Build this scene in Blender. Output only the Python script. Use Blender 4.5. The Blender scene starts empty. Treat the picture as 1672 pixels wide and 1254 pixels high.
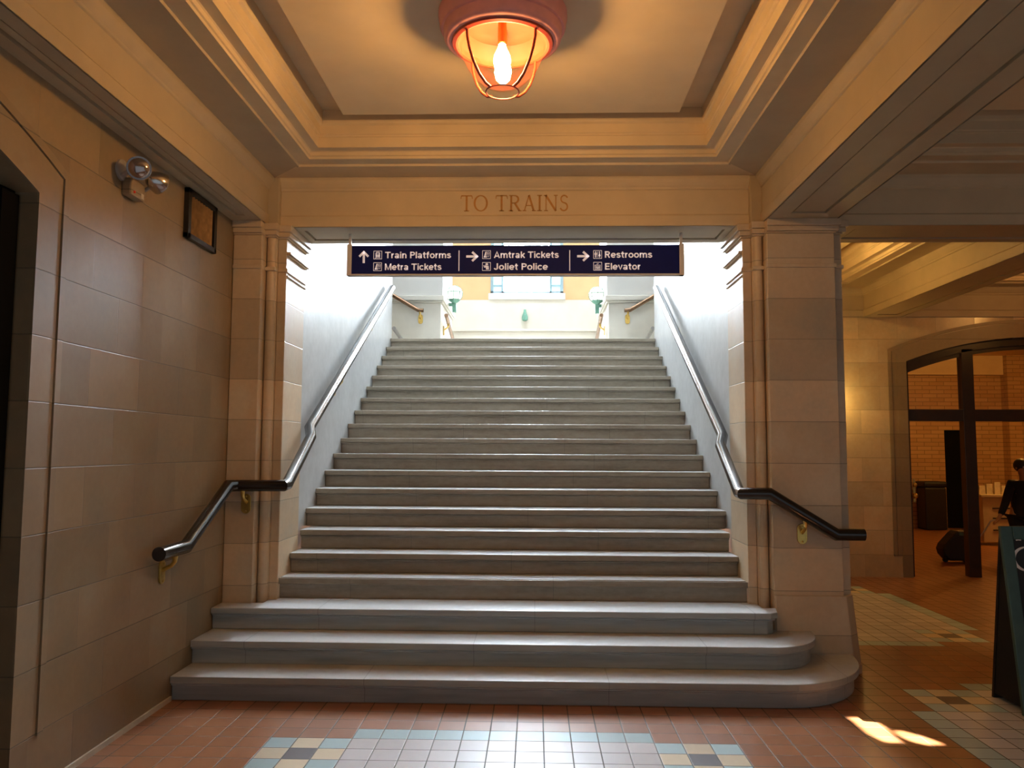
import bpy, bmesh, math, random
from mathutils import Vector, Matrix

S = bpy.context.scene
COL = S.collection
random.seed(7)

# ------------------------------------------------------------------ camera
F_PX, PITCH, YAW, ROLL = 1298.8, .0806, .0292, .0046
EYE = Vector((.178, 0, 1.618))
cp, sp, cy_, sy_ = math.cos(PITCH), math.sin(PITCH), math.cos(YAW), math.sin(YAW)
fw = Vector((-sy_*cp, cy_*cp, sp)); rt = Vector((cy_, sy_, 0)); up = Vector((sy_*sp, -cy_*sp, cp))
cr, sr = math.cos(ROLL), math.sin(ROLL)
cx = rt*cr + up*sr
cu = up*cr - rt*sr
cam_d = bpy.data.cameras.new('camera'); cam_d.sensor_width = 36; cam_d.lens = F_PX/1672*36
cam_d.clip_start = .05; cam_d.clip_end = 200
cam = bpy.data.objects.new('camera', cam_d); COL.objects.link(cam)
m = Matrix.Identity(4)
for i in range(3):
    m[i][0] = cx[i]; m[i][1] = cu[i]; m[i][2] = -fw[i]; m[i][3] = EYE[i]
cam.matrix_world = m
S.camera = cam

# ------------------------------------------------------------------ world, sun, exposure
W = bpy.data.worlds.new('world'); S.world = W; W.use_nodes = True
bg = W.node_tree.nodes['Background']
WORLD_STRENGTH = .34
bg.inputs[0].default_value = (.84, .92, 1.0, 1); bg.inputs[1].default_value = WORLD_STRENGTH   # dull daylight from the entrance doors behind the camera
SUN_DIR = Vector((-.56, 1.0, 1.45)).normalized()
sun_d = bpy.data.lights.new('sun', 'SUN'); sun_d.energy = 60; sun_d.angle = math.radians(.18); sun_d.color = (1, .93, .80)
sun = bpy.data.objects.new('sun', sun_d); COL.objects.link(sun)
sun.rotation_euler = SUN_DIR.to_track_quat('Z', 'Y').to_euler()
sun.location = (-6, 16, 16)
FILL_STRENGTH = 75.0        # unseen glowing panes added to brighten the upper hall
WINDOW_STRENGTH = 105.0     # bright window at the head of the stairs
LAMP_STRENGTH = 245.0      # bulbs of the nearest ceiling lamp
LAMP2_STRENGTH = 160.0     # lamp behind the right pier
LAMP3_STRENGTH = 140.0     # lamp before the arched doors
SCONCE_STRENGTH = 70.0     # wall light behind the right pier
ROOM_STRENGTH = 400.0       # lamp of the brick room
LAMP_COL = (1.0, .56, .20)
vs = S.view_settings
vs.view_transform = 'Standard'; vs.look = 'None'; vs.gamma = 1; vs.use_curve_mapping = False
vs.exposure = 0.0
S.cycles.use_denoising = True
S.cycles.max_bounces = 8; S.cycles.diffuse_bounces = 4; S.cycles.glossy_bounces = 4
S.cycles.transparent_max_bounces = 12; S.cycles.transmission_bounces = 6
S.cycles.sample_clamp_indirect = 6; S.cycles.sample_clamp_direct = 0
S.cycles.caustics_reflective = False; S.cycles.caustics_refractive = False

# ------------------------------------------------------------------ materials
class N:
    """tiny node helper"""
    def __init__(s, name):
        s.m = bpy.data.materials.new(name); s.m.use_nodes = True
        s.t = s.m.node_tree; s.b = s.t.nodes['Principled BSDF']
        s.out = s.t.nodes['Material Output']
    def new(s, typ, **kw):
        n = s.t.nodes.new(typ)
        for k, v in kw.items(): setattr(n, k, v)
        return n
    def link(s, a, b): s.t.links.new(a, b)
    def math(s, op, a, b=None, c=None):
        n = s.new('ShaderNodeMath', operation=op)
        for i, v in enumerate((a, b, c)):
            if v is None: continue
            if isinstance(v, (int, float)): n.inputs[i].default_value = v
            else: s.link(v, n.inputs[i])
        return n.outputs[0]
    def pos(s):
        g = s.new('ShaderNodeNewGeometry'); x = s.new('ShaderNodeSeparateXYZ')
        s.link(g.outputs['Position'], x.inputs[0])
        return g.outputs['Position'], x.outputs
    def noise(s, vec, scale, detail=4, rough=.55, stretch=None):
        if stretch:
            mp = s.new('ShaderNodeMapping'); mp.inputs['Scale'].default_value = stretch
            s.link(vec, mp.inputs[0]); vec = mp.outputs[0]
        n = s.new('ShaderNodeTexNoise'); n.inputs['Scale'].default_value = scale
        n.inputs['Detail'].default_value = detail; n.inputs['Roughness'].default_value = rough
        s.link(vec, n.inputs['Vector']); return n.outputs['Fac']
    def ramp(s, fac, stops):
        r = s.new('ShaderNodeValToRGB'); e = r.color_ramp.elements
        while len(e) < len(stops): e.new(.5)
        for el, (p, c) in zip(e, stops): el.position = p; el.color = (*c, 1)
        s.link(fac, r.inputs[0]); return r.outputs[0]
    def mix(s, fac, a, b, mode='MIX'):
        n = s.new('ShaderNodeMix', data_type='RGBA', blend_type=mode)
        for sock, v in ((n.inputs[0], fac), (n.inputs[6], a), (n.inputs[7], b)):
            if isinstance(v, (int, float)): sock.default_value = v
            elif isinstance(v, tuple): sock.default_value = (*v, 1)
            else: s.link(v, sock)
        return n.outputs[2]
    def bump(s, h, strength=.3, dist=.01):
        n = s.new('ShaderNodeBump'); n.inputs['Strength'].default_value = strength
        n.inputs['Distance'].default_value = dist
        s.link(h, n.inputs['Height']); s.link(n.outputs[0], s.b.inputs['Normal'])
    def base(s, c):
        if isinstance(c, tuple): s.b.inputs['Base Color'].default_value = (*c, 1)
        else: s.link(c, s.b.inputs['Base Color'])
    def set(s, **kw):
        for k, v in kw.items():
            i = s.b.inputs[k.replace('_', ' ')]
            if isinstance(v, (int, float)): i.default_value = v
            else: s.link(v, i)
        return s

def plain(name, col, rough=.5, metal=0, var=.12, scale=9, spec=.5):
    n = N(name); p, _ = n.pos()
    f = n.noise(p, scale)
    lo = tuple(c*(1-var) for c in col); hi = tuple(min(1, c*(1+var)) for c in col)
    n.base(n.ramp(f, [(.3, lo), (.7, hi)]))
    n.set(Roughness=rough, Metallic=metal); n.b.inputs['Specular IOR Level'].default_value = spec
    return n.m

def emit_mat(name, col, strength):
    n = N(name); n.base((.8, .8, .8))
    n.b.inputs['Emission Color'].default_value = (*col, 1); n.b.inputs['Emission Strength'].default_value = strength
    return n.m

COURSE_Z, COURSE_H = .590, .3086
def stone(name, col, axis=None, period=.52, off=4.07, rough=.42, var=.16, joint=.0042):
    """smooth ashlar blocks: running bond in world units, tone changes from block to block"""
    n = N(name); p, x = n.pos()
    zr = n.math('DIVIDE', n.math('SUBTRACT', x[2], COURSE_Z), COURSE_H)
    row = n.math('FLOOR', zr); fz = n.math('FRACT', zr)
    ez = n.math('MULTIPLY', n.math('MINIMUM', fz, n.math('SUBTRACT', 1.0, fz)), COURSE_H)
    if axis is not None:
        par = n.math('MULTIPLY', n.math('FLOORED_MODULO', row, 2.0), .5)
        ur = n.math('ADD', n.math('DIVIDE', n.math('SUBTRACT', x[axis], off), period), par)
        cell = n.math('FLOOR', ur); fu = n.math('FRACT', ur)
        eu = n.math('MULTIPLY', n.math('MINIMUM', fu, n.math('SUBTRACT', 1.0, fu)), period)
        e = n.math('MINIMUM', ez, n.math('ADD', eu, .0015))
    else:
        cell = n.math('MULTIPLY', row, 0.0); e = ez
    jm = n.new('ShaderNodeMapRange'); jm.interpolation_type = 'SMOOTHSTEP'
    n.link(e, jm.inputs[0]); jm.inputs[1].default_value = .0004; jm.inputs[2].default_value = joint
    jf = jm.outputs[0]
    cv = n.new('ShaderNodeCombineXYZ'); n.link(cell, cv.inputs[0]); n.link(row, cv.inputs[1])
    wn = n.new('ShaderNodeTexWhiteNoise', noise_dimensions='2D'); n.link(cv.outputs[0], wn.inputs['Vector'])
    blk = n.math('MULTIPLY_ADD', wn.outputs['Value'], .30, .80)
    f1 = n.noise(p, 2.3, 5, .6); f2 = n.noise(p, 26, 3)
    lo = tuple(c*(1-var) for c in col); hi = tuple(min(1, c*(1+var)) for c in col)
    warm = (min(1, col[0]*1.08), col[1]*.93, col[2]*.80)
    c = n.ramp(f1, [(.28, lo), (.5, warm), (.72, hi)])
    c = n.mix(.25, c, n.ramp(f2, [(.3, lo), (.7, hi)]))
    vm = n.new('ShaderNodeVectorMath', operation='SCALE'); n.link(c, vm.inputs[0]); n.link(blk, vm.inputs['Scale'])
    c = n.mix(jf, tuple(k*.50 for k in col), vm.outputs[0])
    n.base(c)
    r = n.math('MULTIPLY_ADD', wn.outputs['Color'], .12, rough-.06)
    n.set(Roughness=r)
    n.bump(n.math('ADD', jf, n.math('MULTIPLY', f2, .05)), .35, .004)
    return n.m

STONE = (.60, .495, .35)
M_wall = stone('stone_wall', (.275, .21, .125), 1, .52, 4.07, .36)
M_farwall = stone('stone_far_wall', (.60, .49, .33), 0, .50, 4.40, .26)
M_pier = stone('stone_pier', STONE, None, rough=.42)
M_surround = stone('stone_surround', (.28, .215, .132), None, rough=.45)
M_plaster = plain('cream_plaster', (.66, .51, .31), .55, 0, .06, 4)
M_soffit = plain('dimmed_plaster', (.46, .355, .22), .55, 0, .06, 4)  # beams painted dimmer than the cornices, as lamplight falls off
M_panel = plain('lamplit_plaster', (.78, .61, .37), .55, 0, .05, 3)  # flat panels painted brighter, as the lamp lights them
M_stair_wall = N('polished_stone'); _n = M_stair_wall
_p, _x = _n.pos()
_f = _n.noise(_p, 1.6, 6, .6); _g = _n.noise(_p, 14, 4)
_n.base(_n.mix(.3, _n.ramp(_f, [(.3, (.44, .44, .43)), (.7, (.57, .57, .555))]), _n.ramp(_g, [(.35, (.42, .41, .39)), (.65, (.60, .595, .58))])))
_n.set(Roughness=.33); M_stair_wall = _n.m

def slab_joint(n, x):
    row = n.math('FLOOR', n.math('DIVIDE', n.math('SUBTRACT', x[2], .002), .1559))
    wn = n.new('ShaderNodeTexWhiteNoise', noise_dimensions='1D'); n.link(row, wn.inputs['W'])
    u = n.math('FRACT', n.math('ADD', n.math('DIVIDE', x[0], 1.55), wn.outputs['Value']))
    e = n.math('MINIMUM', u, n.math('SUBTRACT', 1.0, u))
    return n.math('LESS_THAN', e, .0016)
def step_mat(nm='worn_limestone', tint=None):
    n = N(nm); p, x = n.pos()
    f = n.noise(p, 5, 5, .6, (.25, 1, 3.5)); g = n.noise(p, 30, 4, .6, (.5, 1, 1)); h = n.noise(p, 2.0, 3, .5, (.5, .3, 1))
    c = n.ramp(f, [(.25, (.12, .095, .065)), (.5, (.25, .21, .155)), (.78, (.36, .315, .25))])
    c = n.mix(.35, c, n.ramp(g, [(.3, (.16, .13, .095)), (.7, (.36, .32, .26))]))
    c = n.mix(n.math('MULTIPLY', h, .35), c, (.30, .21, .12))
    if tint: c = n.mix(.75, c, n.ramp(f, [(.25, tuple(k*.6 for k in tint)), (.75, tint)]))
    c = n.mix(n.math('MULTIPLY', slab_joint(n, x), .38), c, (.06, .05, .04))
    n.base(c); n.set(Roughness=.42)
    n.bump(g, .15, .003)
    return n.m
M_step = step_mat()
M_step_grey = step_mat('daylit_grey_limestone', (.52, .58, .60))  # grey daylight on the lowest steps painted into their colour
def tread_mat():
    n = N('worn_daylit_tread'); p, x = n.pos()
    f = n.noise(p, 3, 5, .6, (.4, 1.5, 1)); g = n.noise(p, 34, 3)
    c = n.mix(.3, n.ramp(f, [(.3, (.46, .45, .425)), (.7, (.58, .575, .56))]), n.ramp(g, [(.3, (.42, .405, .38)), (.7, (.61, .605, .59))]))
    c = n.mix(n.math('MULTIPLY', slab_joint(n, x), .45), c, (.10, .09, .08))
    n.base(c); n.set(Roughness=.36); return n.m
M_tread = tread_mat()  # stair daylight painted in: treads paler than the risers

TS, TX, TY = .1524, -.380, 4.7082
def tile_mat(name, col, rough=.30, var=.14):
    n = N(name); p, x = n.pos()
    def edge(o, off):
        u = n.math('DIVIDE', n.math('SUBTRACT', o, off), TS); f = n.math('FRACT', u)
        return n.math('FLOOR', u), n.math('MINIMUM', f, n.math('SUBTRACT', 1.0, f))
    iu, eu = edge(x[0], TX); iv, ev = edge(x[1], TY)
    e = n.math('MINIMUM', eu, ev)
    mr = n.new('ShaderNodeMapRange'); n.link(e, mr.inputs[0]); mr.inputs[1].default_value = .014; mr.inputs[2].default_value = .030
    cv = n.new('ShaderNodeCombineXYZ'); n.link(iu, cv.inputs[0]); n.link(iv, cv.inputs[1])
    wn = n.new('ShaderNodeTexWhiteNoise', noise_dimensions='2D'); n.link(cv.outputs[0], wn.inputs['Vector'])
    f = n.noise(p, 20, 4)
    t = n.math('ADD', n.math('MULTIPLY', wn.outputs['Value'], .7), n.math('MULTIPLY', f, .3))
    c = n.ramp(t, [(.1, tuple(k*(1-var) for k in col)), (.9, tuple(min(1, k*(1+var)) for k in col))])
    n.base(n.mix(mr.outputs[0], (.085, .075, .06), c))
    n.set(Roughness=n.math('MULTIPLY_ADD', mr.outputs[0], rough-.7, .7))
    n.bump(mr.outputs[0], .25, .003)
    return n.m
M_tiles = [tile_mat('terracotta_tile', (.32, .132, .055)), tile_mat('blue_tile', (.44, .58, .60)),
           tile_mat('lavender_grey_tile', (.64, .60, .60)), tile_mat('cream_tile', (.74, .62, .44)),
           tile_mat('dark_tile', (.10, .075, .075))]

M_black = plain('black_void', (.004, .004, .004), .9)
M_darkwood = plain('dark_wood', (.022, .010, .005), .28, 0, .3, 6)
M_doorblack = plain('doorway_black', (.003, .003, .003), .85, 0, .2, 6, .1)
M_brass = plain('brass', (.62, .42, .12), .28, 1, .12, 30)
M_bronze = plain('black_gloss_paint', (.016, .012, .010), .16, 0, .2, 14, .6)
M_bronze2 = plain('brown_bronze', (.17, .10, .06), .30, 1, .2, 14)
M_navy = plain('navy_panel', (.006, .012, .13), .6, 0, .08, 12, .2)
M_white_ink = plain('white_lettering', (.90, .86, .86), .5, 0, .03, 12)
M_sign_ink = emit_mat('added_glow_lettering', (1.0, .80, .80), .30)  # glow added so the letters stay pale under the orange lamp
M_signmetal = plain('pale_sign_metal', (.72, .68, .64), .4, 0, .05, 12)
M_greymetal = plain('grey_metal', (.42, .39, .36), .42, .3, .08, 12)
M_ochre = plain('ochre_carving', (.50, .23, .05), .6, 0, .15, 30)
M_pink = plain('rose_enamel', (.88, .38, .34), .45, 0, .08, 10)
M_red = plain('red_enamel', (.36, .055, .03), .4, 0, .1, 10)
M_chrome = plain('chrome', (.55, .52, .50), .2, 1, .08, 14)
M_ledred = plain('red_lens', (.8, .04, .01), .3)
M_green = plain('green_patina', (.10, .23, .17), .5, .2, .15, 20)
M_peach = plain('peach_plaster', (.66, .40, .20), .6, 0, .05, 3)
M_hall = plain('white_marble', (.86, .81, .71), .4, 0, .06, 2.5)
M_hallwhite = plain('white_plaster', (.84, .81, .76), .6, 0, .04, 2)
M_teal = plain('teal_paint', (.045, .105, .10), .45, 0, .12, 12)
M_board = plain('chalkboard', (.010, .010, .014), .6, 0, .3, 10)
M_coat = plain('black_cloth', (.005, .005, .007), .85, 0, .3, 30)
M_skin = plain('skin', (.40, .24, .16), .5, 0, .08, 10)
M_hair = plain('dark_hair', (.008, .006, .005), .5, 0, .3, 60)
M_luggage = plain('black_luggage', (.006, .006, .007), .6, 0, .3, 20)
M_cabinet = plain('cream_enamel', (.52, .42, .26), .5, 0, .08, 8)
M_paper = plain('leaflet_paper', (.70, .60, .40), .6, 0, .1, 20)
M_bin = plain('black_bin', (.003, .003, .003), .5, 0, .3, 10)
M_vent_slat = plain('vent_bronze', (.09, .05, .02), .4, .6, .25, 20)
M_label = plain('pale_sticker', (.6, .55, .45), .6)

def brick_mat():
    n = N('yellow_brick'); p, x = n.pos()
    mp = n.new('ShaderNodeCombineXYZ'); n.link(n.math('ADD', x[0], x[1]), mp.inputs[0]); n.link(x[2], mp.inputs[1])
    b = n.new('ShaderNodeTexBrick'); n.link(mp.outputs[0], b.inputs['Vector'])
    b.inputs['Scale'].default_value = 1; b.inputs['Brick Width'].default_value = .30; b.inputs['Row Height'].default_value = .085
    b.inputs['Mortar Size'].default_value = .007
    b.inputs['Color1'].default_value = (.52, .32, .14, 1); b.inputs['Color2'].default_value = (.44, .25, .10, 1); b.inputs['Mortar'].default_value = (.25, .15, .07, 1)
    n.base(b.outputs['Color']); n.set(Roughness=.5); return n.m
M_brick = brick_mat()

M_bulb = emit_mat('bulb_glow', LAMP_COL, LAMP_STRENGTH)
M_bulb2 = emit_mat('yellow_bulb_glow', (1.0, .66, .22), LAMP2_STRENGTH)
M_bulb3 = emit_mat('amber_bulb_glow', (1.0, .50, .13), LAMP3_STRENGTH)
M_fill = emit_mat('fill_pane_glow', (.70, .85, 1.0), FILL_STRENGTH)
M_pane = emit_mat('daylit_window_glass', (.76, .88, 1.0), WINDOW_STRENGTH)
M_pane_side = emit_mat('blue_daylit_glass', (.33, .55, .66), .9)
M_globe = emit_mat('white_globe_glass', (1, .97, .88), 2.2)

def thin_glass(name, tint=(1, 1, 1), gloss=.12, rough=.03):
    n = N(name); t = n.t
    tr = n.new('ShaderNodeBsdfTransparent'); tr.inputs[0].default_value = (*tint, 1)
    gl = n.new('ShaderNodeBsdfGlossy'); gl.inputs['Roughness'].default_value = rough
    fr = n.new('ShaderNodeFresnel'); fr.inputs[0].default_value = 1.45
    mx = n.new('ShaderNodeMixShader'); n.link(n.math('MULTIPLY', fr.outputs[0], gloss/.04*.35), mx.inputs[0])
    n.link(tr.outputs[0], mx.inputs[1]); n.link(gl.outputs[0], mx.inputs[2]); n.link(mx.outputs[0], n.out.inputs[0])
    return n.m
M_glass = thin_glass('clear_jar_glass', (1, .97, .9), .03)
M_doorglass = thin_glass('door_glass', (.92, .88, .8))

# ------------------------------------------------------------------ geometry helpers
class MB:
    def __init__(s): s.bm = bmesh.new()
    def face(s, pts, mi=0):
        f = s.bm.faces.new([s.bm.verts.new(p) for p in pts]); f.material_index = mi; return f
    def box(s, x0, x1, y0, y1, z0, z1, mi=0, mat=None):
        P = [(x0,y0,z0),(x1,y0,z0),(x1,y1,z0),(x0,y1,z0),(x0,y0,z1),(x1,y0,z1),(x1,y1,z1),(x0,y1,z1)]
        if mat is not None: P = [mat @ Vector(p) for p in P]
        v = [s.bm.verts.new(p) for p in P]
        for q in ((3,2,1,0),(4,5,6,7),(0,1,5,4),(1,2,6,5),(2,3,7,6),(3,0,4,7)):
            f = s.bm.faces.new([v[i] for i in q]); f.material_index = mi
        return s
    def prism(s, poly, z0, z1, mi=0):
        a = [s.bm.verts.new((x, y, z0)) for x, y in poly]; b = [s.bm.verts.new((x, y, z1)) for x, y in poly]
        n = len(poly)
        s.bm.faces.new(a[::-1]).material_index = mi; s.bm.faces.new(b).material_index = mi
        for i in range(n): s.bm.faces.new((a[i], a[(i+1) % n], b[(i+1) % n], b[i])).material_index = mi
        return s
    def extrude(s, poly, frame, depth, mi=0):
        """poly (u,v) placed by frame(u,v,w)->xyz, extruded w from 0 to depth"""
        a = [s.bm.verts.new(frame(u, v, 0)) for u, v in poly]; b = [s.bm.verts.new(frame(u, v, depth)) for u, v in poly]
        n = len(poly)
        s.bm.faces.new(a).material_index = mi; s.bm.faces.new(b[::-1]).material_index = mi
        for i in range(n): s.bm.faces.new((a[(i+1) % n], a[i], b[i], b[(i+1) % n])).material_index = mi
        return s
    def lathe(s, prof, c=(0,0,0), seg=48, axis=(0,0,1), mi=0):
        q = Vector((0,0,1)).rotation_difference(Vector(axis)).to_matrix(); c = Vector(c)
        rings = []
        for r, z in prof:
            if r < 1e-6: rings.append([s.bm.verts.new(c + q @ Vector((0,0,z)))])
            else: rings.append([s.bm.verts.new(c + q @ Vector((r*math.cos(t*2*math.pi/seg), r*math.sin(t*2*math.pi/seg), z))) for t in range(seg)])
        for A, B in zip(rings, rings[1:]):
            for i in range(seg):
                j = (i+1) % seg
                if len(A) == 1 and len(B) == 1: continue
                if len(A) == 1: f = (A[0], B[j], B[i])
                elif len(B) == 1: f = (A[i], A[j], B[0])
                else: f = (A[i], A[j], B[j], B[i])
                s.bm.faces.new(f[::-1]).material_index = mi
        return s
    def tube(s, pts, r, seg=20, caps=True, sy=1.0):
        """mitred tube through pts; r may be a list"""
        pts = [Vector(p) for p in pts]; n = len(pts)
        rr = r if isinstance(r, (list, tuple)) else [r]*n
        d0 = (pts[1]-pts[0]).normalized()
        upv = Vector((0,0,1)) if abs(d0.z) < .9 else Vector((0,1,0))
        a = d0.cross(upv).normalized(); b = a.cross(d0).normalized()
        rings = []
        for i, p in enumerate(pts):
            if i == 0: pl = d0
            elif i == n-1: pl = (pts[-1]-pts[-2]).normalized()
            else: pl = ((pts[i]-pts[i-1]).normalized() + (pts[i+1]-pts[i]).normalized()).normalized()
            seg_d = d0 if i == 0 else (pts[i]-pts[i-1]).normalized()
            if i > 0:
                # carry the frame along the incoming segment
                prev = (pts[i-1]-pts[i-2]).normalized() if i > 1 else d0
                q = prev.rotation_difference(seg_d); a = q @ a; b = q @ b
            ring = []
            for k in range(seg):
                t = 2*math.pi*k/seg
                o = p + a*(math.cos(t)*rr[i]) + b*(math.sin(t)*rr[i]*sy)
                den = seg_d.dot(pl)
                o = o + seg_d*((p-o).dot(pl)/den) if abs(den) > .1 else o
                ring.append(s.bm.verts.new(o))
            rings.append(ring)
        for A, B in zip(rings, rings[1:]):
            for i in range(seg):
                j = (i+1) % seg; s.bm.faces.new((A[i], A[j], B[j], B[i]))
        if caps:
            s.bm.faces.new(rings[0][::-1]); s.bm.faces.new(rings[-1])
        return s
    def sphere(s, c, r, seg=24, rings=12, sc=(1,1,1)):
        mt = Matrix.Translation(Vector(c)) @ Matrix.Diagonal((sc[0], sc[1], sc[2], 1))
        bmesh.ops.create_uvsphere(s.bm, u_segments=seg, v_segments=rings, radius=r, matrix=mt); return s
    def build(s, name, mats, parent=None, smooth=False, bevel=0, segs=2, kind=None, angle=35):
        bmesh.ops.recalc_face_normals(s.bm, faces=s.bm.faces)
        me = bpy.data.meshes.new(name); s.bm.to_mesh(me); s.bm.free()
        for mt in (mats if isinstance(mats, (list, tuple)) else [mats]): me.materials.append(mt)
        o = bpy.data.objects.new(name, me); COL.objects.link(o)
        if parent is not None: o.parent = parent; o.matrix_parent_inverse = Matrix.Translation(-parent.location)
        if smooth:
            for p in me.polygons: p.use_smooth = True
            try: me.set_sharp_from_angle(angle=math.radians(angle))
            except Exception: pass
        if bevel:
            b = o.modifiers.new('bevel', 'BEVEL'); b.width = bevel; b.segments = segs; b.limit_method = 'ANGLE'; b.angle_limit = math.radians(40)
        if kind: o['kind'] = kind
        return o

def thing(name, label, cat, loc=(0,0,0), group=None):
    o = bpy.data.objects.new(name, None); COL.objects.link(o); o.location = loc; o.empty_display_size = .1
    o['label'] = label; o['category'] = cat
    if group: o['group'] = group
    return o
def tag(o, label, cat, group=None):
    o['label'] = label; o['category'] = cat
    if group: o['group'] = group
    return o
def struct(mb, name, mats, label, cat, **kw):
    o = mb.build(name, mats, **kw); o['kind'] = 'structure'; o['label'] = label; o['category'] = cat; return o
def lab(o, t): o['label'] = t; return o

# ------------------------------------------------------------------ floor
def floor_kind(i, j, fields):
    for (i0, i1, j0, j1) in fields:
        for ci in (i0, i1):
            for cj in (j0, j1):
                a, b = abs(i-ci), abs(j-cj)
                if a <= 1 and b <= 1: return 4 if a+b == 0 else (3 if a+b == 1 else 1)
        inx, iny = i0+1 < i < i1-1, j0+1 < j < j1-1
        if inx and j0-2 <= j <= j1+2: return 1 if j in (j0-2, j1+2) else 2
        if iny and i0-2 <= i <= i1+2: return 1 if i in (i0-2, i1+2) else 2
    return 0
FIELDS = [(-5, 9, 2, 16), (21, 35, -5, 9), (18, 27, -32, -17)]
mb = MB()
i_lo, i_hi, j_lo, j_hi = -13, 88, -82, 26
grid = {}
for i in range(i_lo, i_hi+1):
    for j in range(j_lo, j_hi+1):
        grid[i, j] = mb.bm.verts.new((TX+i*TS, TY-j*TS, 0))
for i in range(i_lo, i_hi):
    for j in range(j_lo, j_hi):
        f = mb.bm.faces.new((grid[i, j], grid[i, j+1], grid[i+1, j+1], grid[i+1, j])); f.material_index = floor_kind(i, j, FIELDS)
struct(mb, 'floor', M_tiles, 'terracotta tile floor with pale blue patterned fields', 'floor')

# ------------------------------------------------------------------ arched walls
BZ = 3.35                     # underside of every beam
def arch_fn(c, half, spring, rise):
    R = (half*half + rise*rise)/(2*rise); zc = spring + rise - R
    return R, zc
def arched_wall(frame, s0, s1, zt, c, half, spring, rise, thick, M, name, label, msur, sur_name):
    """wall with a segmental arched opening; frame(s,z,n): n>0 towards the viewer"""
    R, zc = arch_fn(c, half, spring, rise)
    arc = lambda s_: zc + math.sqrt(max(0, R*R-(s_-c)**2))
    mb = MB()
    def slab(a, b, z0a, z0b, z1):
        v = [frame(a, z0a, 0), frame(b, z0b, 0), frame(b, z1, 0), frame(a, z1, 0)]
        w = [frame(a, z0a, -thick), frame(b, z0b, -thick), frame(b, z1, -thick), frame(a, z1, -thick)]
        mb.face(v); mb.face(w[::-1]); mb.face((v[0], w[0], w[1], v[1]))
        return v, w
    lo, hi = c-half, c+half
    for a, b in ((s0, lo), (hi, s1)):
        slab(a, b, 0, 0, zt)
        for e in (a, b): mb.face([frame(e, 0, 0), frame(e, zt, 0), frame(e, zt, -thick), frame(e, 0, -thick)])
    n = 28
    for k in range(n):
        a = lo + (hi-lo)*k/n; b = lo + (hi-lo)*(k+1)/n
        slab(a, b, arc(a), arc(b), zt)
    w = struct(mb, name, M, label, 'wall')
    # moulded stone surround: bands that follow jambs and arch
    mb = MB()
    def band(d0, d1, h, zb):
        def path(d):
            rr = R + d; pts = [(lo-d, zb)]
            za = zc + math.sqrt(rr*rr-(half+d)**2)
            pts.append((lo-d, za))
            for k in range(1, n): 
                s_ = lo-d + (2*half+2*d)*k/n; pts.append((s_, zc+math.sqrt(rr*rr-(s_-c)**2)))
            pts += [(hi+d, za), (hi+d, zb)]; return pts
        A, B = path(d0), path(d1)
        for i in range(len(A)-1):
            q = [A[i], A[i+1], B[i+1], B[i]]
            mb.face([frame(*p, h) for p in q])
            mb.face([frame(*A[i], 0), frame(*A[i], h), frame(*A[i+1], h), frame(*A[i+1], 0)][::-1])
            mb.face([frame(*B[i], 0), frame(*B[i], h), frame(*B[i+1], h), frame(*B[i+1], 0)])
        for P in (A, B): pass
        for e in (0, -1):
            mb.face([frame(*A[e], 0), frame(*B[e], 0), frame(*B[e], h), frame(*A[e], h)])
    band(.0, .125, .010, .0); band(.125, .185, .006, .27); band(.192, .235, .012, .27)
    s_ = struct(mb, sur_name, msur, label.replace('wall', 'wall opening surround'), 'trim')
    return w, arc, lo, hi

XL = -2.15
frL = lambda s_, z, n_: (XL+n_, s_, z)
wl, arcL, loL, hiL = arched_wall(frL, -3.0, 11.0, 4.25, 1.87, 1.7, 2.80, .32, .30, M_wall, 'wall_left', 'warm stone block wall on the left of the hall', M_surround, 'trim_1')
YF = 10.44
frF = lambda s_, z, n_: (s_, YF-n_, z)
wf, arcF, loF, hiF = arched_wall(frF, 2.3, 9.0, 4.25, 6.7, 1.7, 2.77, .32, .30, M_farwall, 'wall_back', 'pale stone block wall around the arched glass doors', M_surround, 'trim_2')
# black panel in the left opening, painted as its unlit dark
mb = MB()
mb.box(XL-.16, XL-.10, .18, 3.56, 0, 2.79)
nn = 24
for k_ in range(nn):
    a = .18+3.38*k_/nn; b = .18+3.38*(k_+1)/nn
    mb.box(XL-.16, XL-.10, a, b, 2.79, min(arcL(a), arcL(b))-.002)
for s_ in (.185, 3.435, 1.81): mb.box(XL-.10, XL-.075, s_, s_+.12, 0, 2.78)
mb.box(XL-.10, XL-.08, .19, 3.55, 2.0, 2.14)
d = struct(mb, 'door_2', M_doorblack, 'black panel for the unlit dark of the left doorway', 'door')

# skirting line along the left wall
mb = MB(); mb.box(XL, XL+.012, 3.86, 5.16, 0, .03)
struct(mb, 'baseboard_left', plain('pale_edge_strip', (.55, .50, .40), .5), 'thin pale edge strip at foot of left wall', 'baseboard')

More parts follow.
